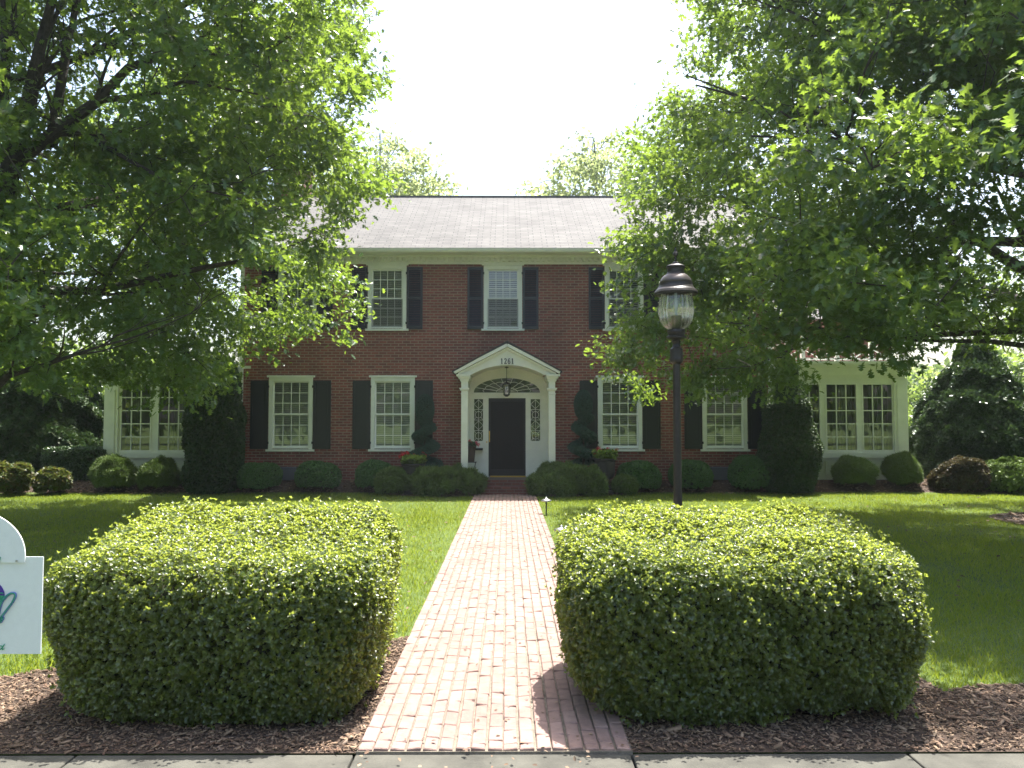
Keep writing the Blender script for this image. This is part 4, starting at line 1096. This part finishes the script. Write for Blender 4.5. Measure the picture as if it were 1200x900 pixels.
# ------------------------------------------------------------------ trees
def tree(name, label, base, H, tr, rt, leaf, ncl, npc, lsize, seed, group=None, ycap=None, n_l=24, bark='bark', limbs=(), tm=OAK, keepfn=None, cl=.5, gap=-.30, lean=(0,0), zfirst=.22, twr=.012):
    """trunk with limbs, side branches and twigs; leaf clusters hang on the twigs.  rt: [(z, crown radius)]"""
    g_ = np.random.default_rng(seed); rd = random.Random(seed)
    bx, by = base; root = empty(name, (bx,by,0), label, 'tree', group)
    zs, rs = zip(*rt); Rz = lambda z: np.interp(z, zs, rs)
    o = MB(); nodes = []
    lead = [Vector((bx + lean[0]*q + .12*math.sin(q*5+seed), by + lean[1]*q + .12*math.cos(q*4+seed), H*.93*q)) for q in np.linspace(0,1,14)]
    rad_ = [tr*(1.35 if i == 0 else 1)*(1-.9*(i/13)**.9)+.01 for i in range(14)]
    lead[0].z = -.1
    o.tube(lead, rad_, 12); nodes += [p for p in lead[3:]]
    def branch(p0, d, L, r0, lvl):
        n_ = 7 if lvl == 1 else 5; pts = [p0]; p = p0.copy(); d = d.normalized()
        for i in range(n_):
            d = (d + Vector((rd.gauss(0,.13), rd.gauss(0,.13), rd.gauss(0,.10)+ (.05 if d.z < .3 else -.03)))).normalized()
            p = p + d*(L/n_)
            if ycap and p.y > ycap: p.y = ycap - rd.random()*.2
            if keepfn and not keepfn(p.x, p.y, p.z): break
            if math.hypot(p.x-bx-lean[0]*p.z/H, p.y-by-lean[1]*p.z/H) > float(Rz(p.z))*.92: break
            pts.append(p.copy())
        if len(pts) < 2: return
        o.tube(pts, [max(.006, r0*(1-.85*i/n_)) for i in range(len(pts))], 7 if lvl == 1 else 5)
        nodes.extend(pts[1:])
        if lvl < 3:
            for k in range(5 if lvl == 1 else 3):
                i = rd.randint(1, len(pts)-1); ax = rd.uniform(-1,1)
                nd = (d + Vector((-d.y,d.x,0))*ax*1.1 + Vector((0,0,rd.uniform(-.35,.5)))).normalized()
                branch(pts[i], nd, L*rd.uniform(.3,.5), r0*(1-.8*i/n_)*.6, lvl+1)
    for i in range(n_l):
        f = i/(n_l-1); z = H*(zfirst + (.85-zfirst)*f); az = i*2.4+seed; el = -.12 + 1.05*f**1.1
        k = min(12, z/(H*.93)*13); p0 = lead[int(k)].lerp(lead[min(13,int(k)+1)], k-int(k))
        L = float(Rz(z))*.86*(1-.2*f)
        branch(p0, Vector((math.cos(az)*math.cos(el), math.sin(az)*math.cos(el), math.sin(el))), L, tr*(.42-.22*f), 1)
    for pts, r0 in limbs:
        pts = [Vector(p) for p in pts]; o.tube(pts, [r0*(1-.75*i/(len(pts)-1)) for i in range(len(pts))], 9); nodes.extend(pts)
        for i in range(1, len(pts)):
            for s in (-1, 1):
                d = (pts[i]-pts[i-1]).normalized(); branch(pts[i], d+Vector((-d.y,d.x,0))*s*.7+Vector((0,0,rd.uniform(-.3,.4))), 1.6, r0*.3, 2)
    NA = np.array([tuple(p) for p in nodes])
    # leaf clusters inside the crown outline
    lp = Lump(seed, .75, 9); lq = Lump(seed+3, 1.35, 9); tips = []
    while len(tips) < ncl:
        m_ = 4000; z = g_.uniform(zs[0], zs[-1], m_); az = g_.uniform(0,6.283,m_); r_ = Rz(z)*g_.random(m_)**.5
        ok = g_.random(m_) < (Rz(z)/max(rs))**2*(.3+.7*(r_/np.maximum(Rz(z),.1)))
        lob = 1+.13*np.sin(3*az+z*1.3+seed)+.08*np.sin(7*az-z*2.1)
        q = np.column_stack([bx+lean[0]*z/H+r_*lob*np.cos(az), by+lean[1]*z/H+r_*lob*np.sin(az), z])
        ok &= (lp(q) > gap) & (lq(q*np.array([[1,1,1.7]])) > gap+.05)
        if ycap: ok &= q[:,1] < ycap
        if keepfn: ok &= np.array([keepfn(*v) for v in q])
        tips += list(q[ok])
    tips = np.array(tips[:ncl]); dirs = np.zeros_like(tips)
    order = np.argsort([((NA-t_)**2).sum(1).min() for t_ in tips]); tips = tips[order]
    for i in range(0, len(tips), 100):
        T_ = tips[i:i+100]; jn = ((T_[:,None]-NA[None])**2).sum(2).argmin(1); new = []
        for t_, j in zip(range(i, min(i+100, len(tips))), jn):
            a = NA[j]; v = tips[t_]-a; L = np.linalg.norm(v); dirs[t_] = v/max(L,.01)
            if L > .08:
                wob = g_.normal(0, .07*L, 3); m1 = a+v*.5+wob+np.array([0,0,.05*L])
                o.tube([a, m1, tips[t_]], [min(twr,.02), twr*.7, twr*.3], 3, cap=False); new += [m1, tips[t_]]
        if new: NA = np.concatenate([NA, np.array(new)])
    o.build('trunk', M[bark], root)
    n = ncl*npc; ci = np.repeat(np.arange(ncl), npc); s = g_.random((n,1))
    out_ = nrm(dirs[ci] + .4*nrm(np.column_stack([tips[ci,0]-bx, tips[ci,1]-by, np.zeros(n)])))
    C = tips[ci] + out_*(s-.55)*cl*1.5 + g_.normal(0,1,(n,3))*np.array([[cl*.34,cl*.34,cl*.20]])
    T = out_*.7 + g_.normal(0,.75,(n,3)) + np.array([[0,0,-.25]]); N = np.array([[0,0,1.0]]) + g_.normal(0,.55,(n,3))
    leaves('crown', C, T, N, lsize*g_.uniform(.6,1.2,n), tm, M[leaf], parent=root)
    return root

def Lp(px_, py_, Y): return tuple(P(px_, py_, Y))
left_keep = lambda x, y, z: z > (2.35 if x > -7 else 2.75) and x < (-1.55 if z > 7.4 else -2.5 if z > 5.8 else -3.2 if z > 4.8 else -3.35 if z > 3.5 else -3.8)
tree('oak_tree', 'large spreading oak filling the upper left over the lawn', (-9.3,13.2), 13.5, .27,
     [(2.3,4.6),(3.0,6.3),(3.6,7.3),(4.6,7.4),(5.2,6.3),(6.2,6.6),(8.0,7.4),(10,6.6),(12,4.0),(13.3,1.0)], 'oakleaf', 2900, 84, .13, 5, 'big oaks on the front lawn', ycap=19.4, gap=-.5,
     keepfn=left_keep,
     limbs=[([Lp(-30,330,12.5),Lp(8,215,12.4),Lp(32,130,12.4),Lp(48,50,12.5),Lp(70,-30,12.5)], .19),
            ([Lp(12,195,12.4),Lp(60,158,12),Lp(112,120,11.8),Lp(150,80,11.7),Lp(215,55,11.6),Lp(290,70,11.5)], .11),
            ([Lp(112,118,11.8),Lp(170,112,11.6),Lp(215,95,11.5),Lp(300,110,11.4)], .05),
            ([Lp(60,170,12.5),Lp(70,110,12.6),Lp(82,40,12.8),Lp(100,-30,13)], .10),
            ([Lp(0,160,13),Lp(6,80,13),Lp(4,10,13)], .12),
            ([Lp(-20,470,11.5),Lp(10,440,11.3),Lp(60,425,11.2),Lp(120,405,11.2)], .06),
            ([Lp(40,130,12.4),Lp(120,170,12),Lp(200,215,11.7),Lp(270,230,11.5)], .05)])
right_keep = lambda x, y, z: z > 2.5+.3*math.sin(x*1.1)+(.1 if x > 4 else 0) and x > 2.0+.045*max(0,z-3)**1.6+min(1.0,.5*max(0,13.5-y)) and y > 6.2 and not (x > .5*y and z < 1.8+.105*y) and x > .02*y
tree('oak_tree', 'large dense oak filling the upper right over the lawn', (10.3,14.4), 14, .30,
     [(2.3,6.8),(3.0,9.2),(4.4,9.4),(6,8.8),(8,7.9),(10,6.6),(12,4.3),(13.8,1.2)], 'oakleaf', 3400, 92, .122, 9, 'big oaks on the front lawn', ycap=19.4,
     keepfn=right_keep,
     limbs=[([Lp(1235,150,13),Lp(1160,68,13),Lp(1130,40,12.8),Lp(1060,5,12.6),Lp(1020,-20,12.5)], .10),
            ([Lp(1190,140,13.5),Lp(1130,62,13),Lp(1060,60,12.8),Lp(980,40,12.6),Lp(930,15,12.5)], .06),
            ([Lp(1240,385,12),Lp(1180,388,11.8),Lp(1110,392,11.6),Lp(1030,395,11.5),Lp(950,402,11.4)], .06),
            ([Lp(1240,410,12.6),Lp(1160,400,12.2),Lp(1080,399,12),Lp(990,392,11.8)], .05),
            ([Lp(1230,330,13.6),Lp(1190,260,13),Lp(1165,215,12.8)], .07)])
BG = 'trees beyond the house'
def bgtree(px_, pytop, Y, Rm, m, label, seed, n=300, npc=32, lsize=.32, zlow=.2, gap=-.4):
    x = X(px_,Y); H = Z(pytop,Y)
    tree('background_tree', label, (x,Y), H/.97, .22, [(H*zlow,Rm*.55),(H*.4,Rm),(H*.65,Rm*.95),(H*.85,Rm*.65),(H*.98,Rm*.2)], m, n, npc, lsize, seed, BG, n_l=16, tm=OVAL, cl=.9, gap=gap, twr=.03)
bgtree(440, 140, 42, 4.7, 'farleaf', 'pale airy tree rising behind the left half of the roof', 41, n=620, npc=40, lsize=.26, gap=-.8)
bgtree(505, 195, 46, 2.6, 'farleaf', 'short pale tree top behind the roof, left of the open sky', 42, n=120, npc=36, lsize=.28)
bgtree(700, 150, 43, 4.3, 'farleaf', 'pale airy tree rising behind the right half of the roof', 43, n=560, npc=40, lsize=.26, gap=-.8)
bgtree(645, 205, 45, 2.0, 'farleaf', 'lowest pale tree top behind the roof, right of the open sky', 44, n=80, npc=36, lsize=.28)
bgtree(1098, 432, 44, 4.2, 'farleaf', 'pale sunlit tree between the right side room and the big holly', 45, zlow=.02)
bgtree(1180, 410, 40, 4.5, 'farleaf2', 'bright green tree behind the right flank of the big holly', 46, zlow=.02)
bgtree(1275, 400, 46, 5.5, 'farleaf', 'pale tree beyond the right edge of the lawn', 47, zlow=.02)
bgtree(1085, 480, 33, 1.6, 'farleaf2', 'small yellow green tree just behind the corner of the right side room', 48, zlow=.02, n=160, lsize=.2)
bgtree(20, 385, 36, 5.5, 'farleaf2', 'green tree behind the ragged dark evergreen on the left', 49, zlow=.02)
bgtree(115, 405, 40, 4.5, 'farleaf2', 'green tree behind the outer corner of the left side room', 50, zlow=.02)
bgtree(-80, 360, 40, 6, 'farleaf', 'pale tree beyond the left edge of the lawn', 51, zlow=.02)
# distant wood closing the horizon
n = 16000; g_ = np.random.default_rng(77)
ang = g_.uniform(-1.25, 1.25, n); dist = g_.uniform(62, 74, n); hh = 3.6+1.1*np.sin(ang*17)+.9*np.sin(ang*41+1)
C = np.column_stack([np.sin(ang)*dist, np.cos(ang)*dist, hh*g_.random(n)**.8])
C = np.concatenate([C, C + g_.normal(0,.6,C.shape)])
T = g_.normal(size=C.shape); N = g_.normal(size=C.shape)+np.array([[0,-.5,.8]])
tag(leaves('distant_wood', C, T, N, g_.uniform(.6,1.3,len(C)), OVAL, M['farleaf2']), 'far wood closing the view behind the house and lawns', 'wood', kind='stuff')

# trees across the road, behind the viewer: they show in the window glass
n = 9000; g_ = np.random.default_rng(78)
xx_ = g_.uniform(-45, 45, n); hh = 7.5+2.2*np.sin(xx_*.45)+1.2*np.sin(xx_*1.1+1)
C = np.column_stack([xx_, -22-g_.uniform(0,4,n), .8+hh*g_.random(n)**.8]); T = g_.normal(size=C.shape); N = g_.normal(size=C.shape)+np.array([[0,.5,.8]])
tag(leaves('street_trees', C, T, N, g_.uniform(.5,1.1,len(C)), OVAL, M['farleaf2']), 'row of leafy trees across the road behind the viewer', 'wood', kind='stuff')

# litter on the walk
n = 300; g_ = np.random.default_rng(90)
C = np.column_stack([g_.uniform(WX0-.1, WX1+.05, n), 4.2+14*g_.random(n)**1.6, np.full(n,.033)])
T = np.column_stack([g_.normal(size=(n,2)), g_.normal(0,.15,n)]); N = np.array([[0,0,1.]])+g_.normal(0,.2,(n,3))
tag(leaves('leaf_litter', C, T, N, g_.uniform(.012,.035,n), OVAL, M['chips']), 'scattered dry leaf bits lying on the brick walk', 'leaf litter', kind='stuff')

# thin scattering volume, added to imitate lens glare that lifts the shadows
hz = MB(); hz.box(-70, 70, -40, 95, -1.2, 24); hm = bpy.data.materials.new('glare_haze'); hm.use_nodes = True
t = hm.node_tree; t.nodes.remove(t.nodes['Principled BSDF']); pv = t.nodes.new('ShaderNodeVolumePrincipled')
pv.inputs['Color'].default_value = (.86,.93,1,1); pv.inputs['Density'].default_value = .0006; pv.inputs['Anisotropy'].default_value = .35
t.links.new(pv.outputs[0], t.nodes['Material Output'].inputs['Volume'])
hm.cycles.homogeneous_volume = True if hasattr(hm.cycles, 'homogeneous_volume') else False
tag(hz.build('glare_haze', hm), 'thin added volume over lawn and house standing in for lens glare', 'glare_haze', kind='stuff')

n = 900; g_ = np.random.default_rng(91); px_ = g_.uniform(-9, 12, n); py_ = g_.uniform(6.8, 19.8, n)
C = np.column_stack([px_, py_, np.full(n,.045)]); k = (px_ < WX0-.05) | (px_ > WX1+.05); C = C[k]; n = len(C)
T = np.column_stack([g_.normal(size=(n,2)), g_.normal(0,.25,n)]); N = np.array([[0,0,1.]])+g_.normal(0,.35,(n,3))
tag(leaves('fallen_leaves', C, T, N, g_.uniform(.02,.07,n), OAK, M['chips']), 'dry tan leaves fallen here and there on the mown lawn', 'fallen leaves', kind='stuff')
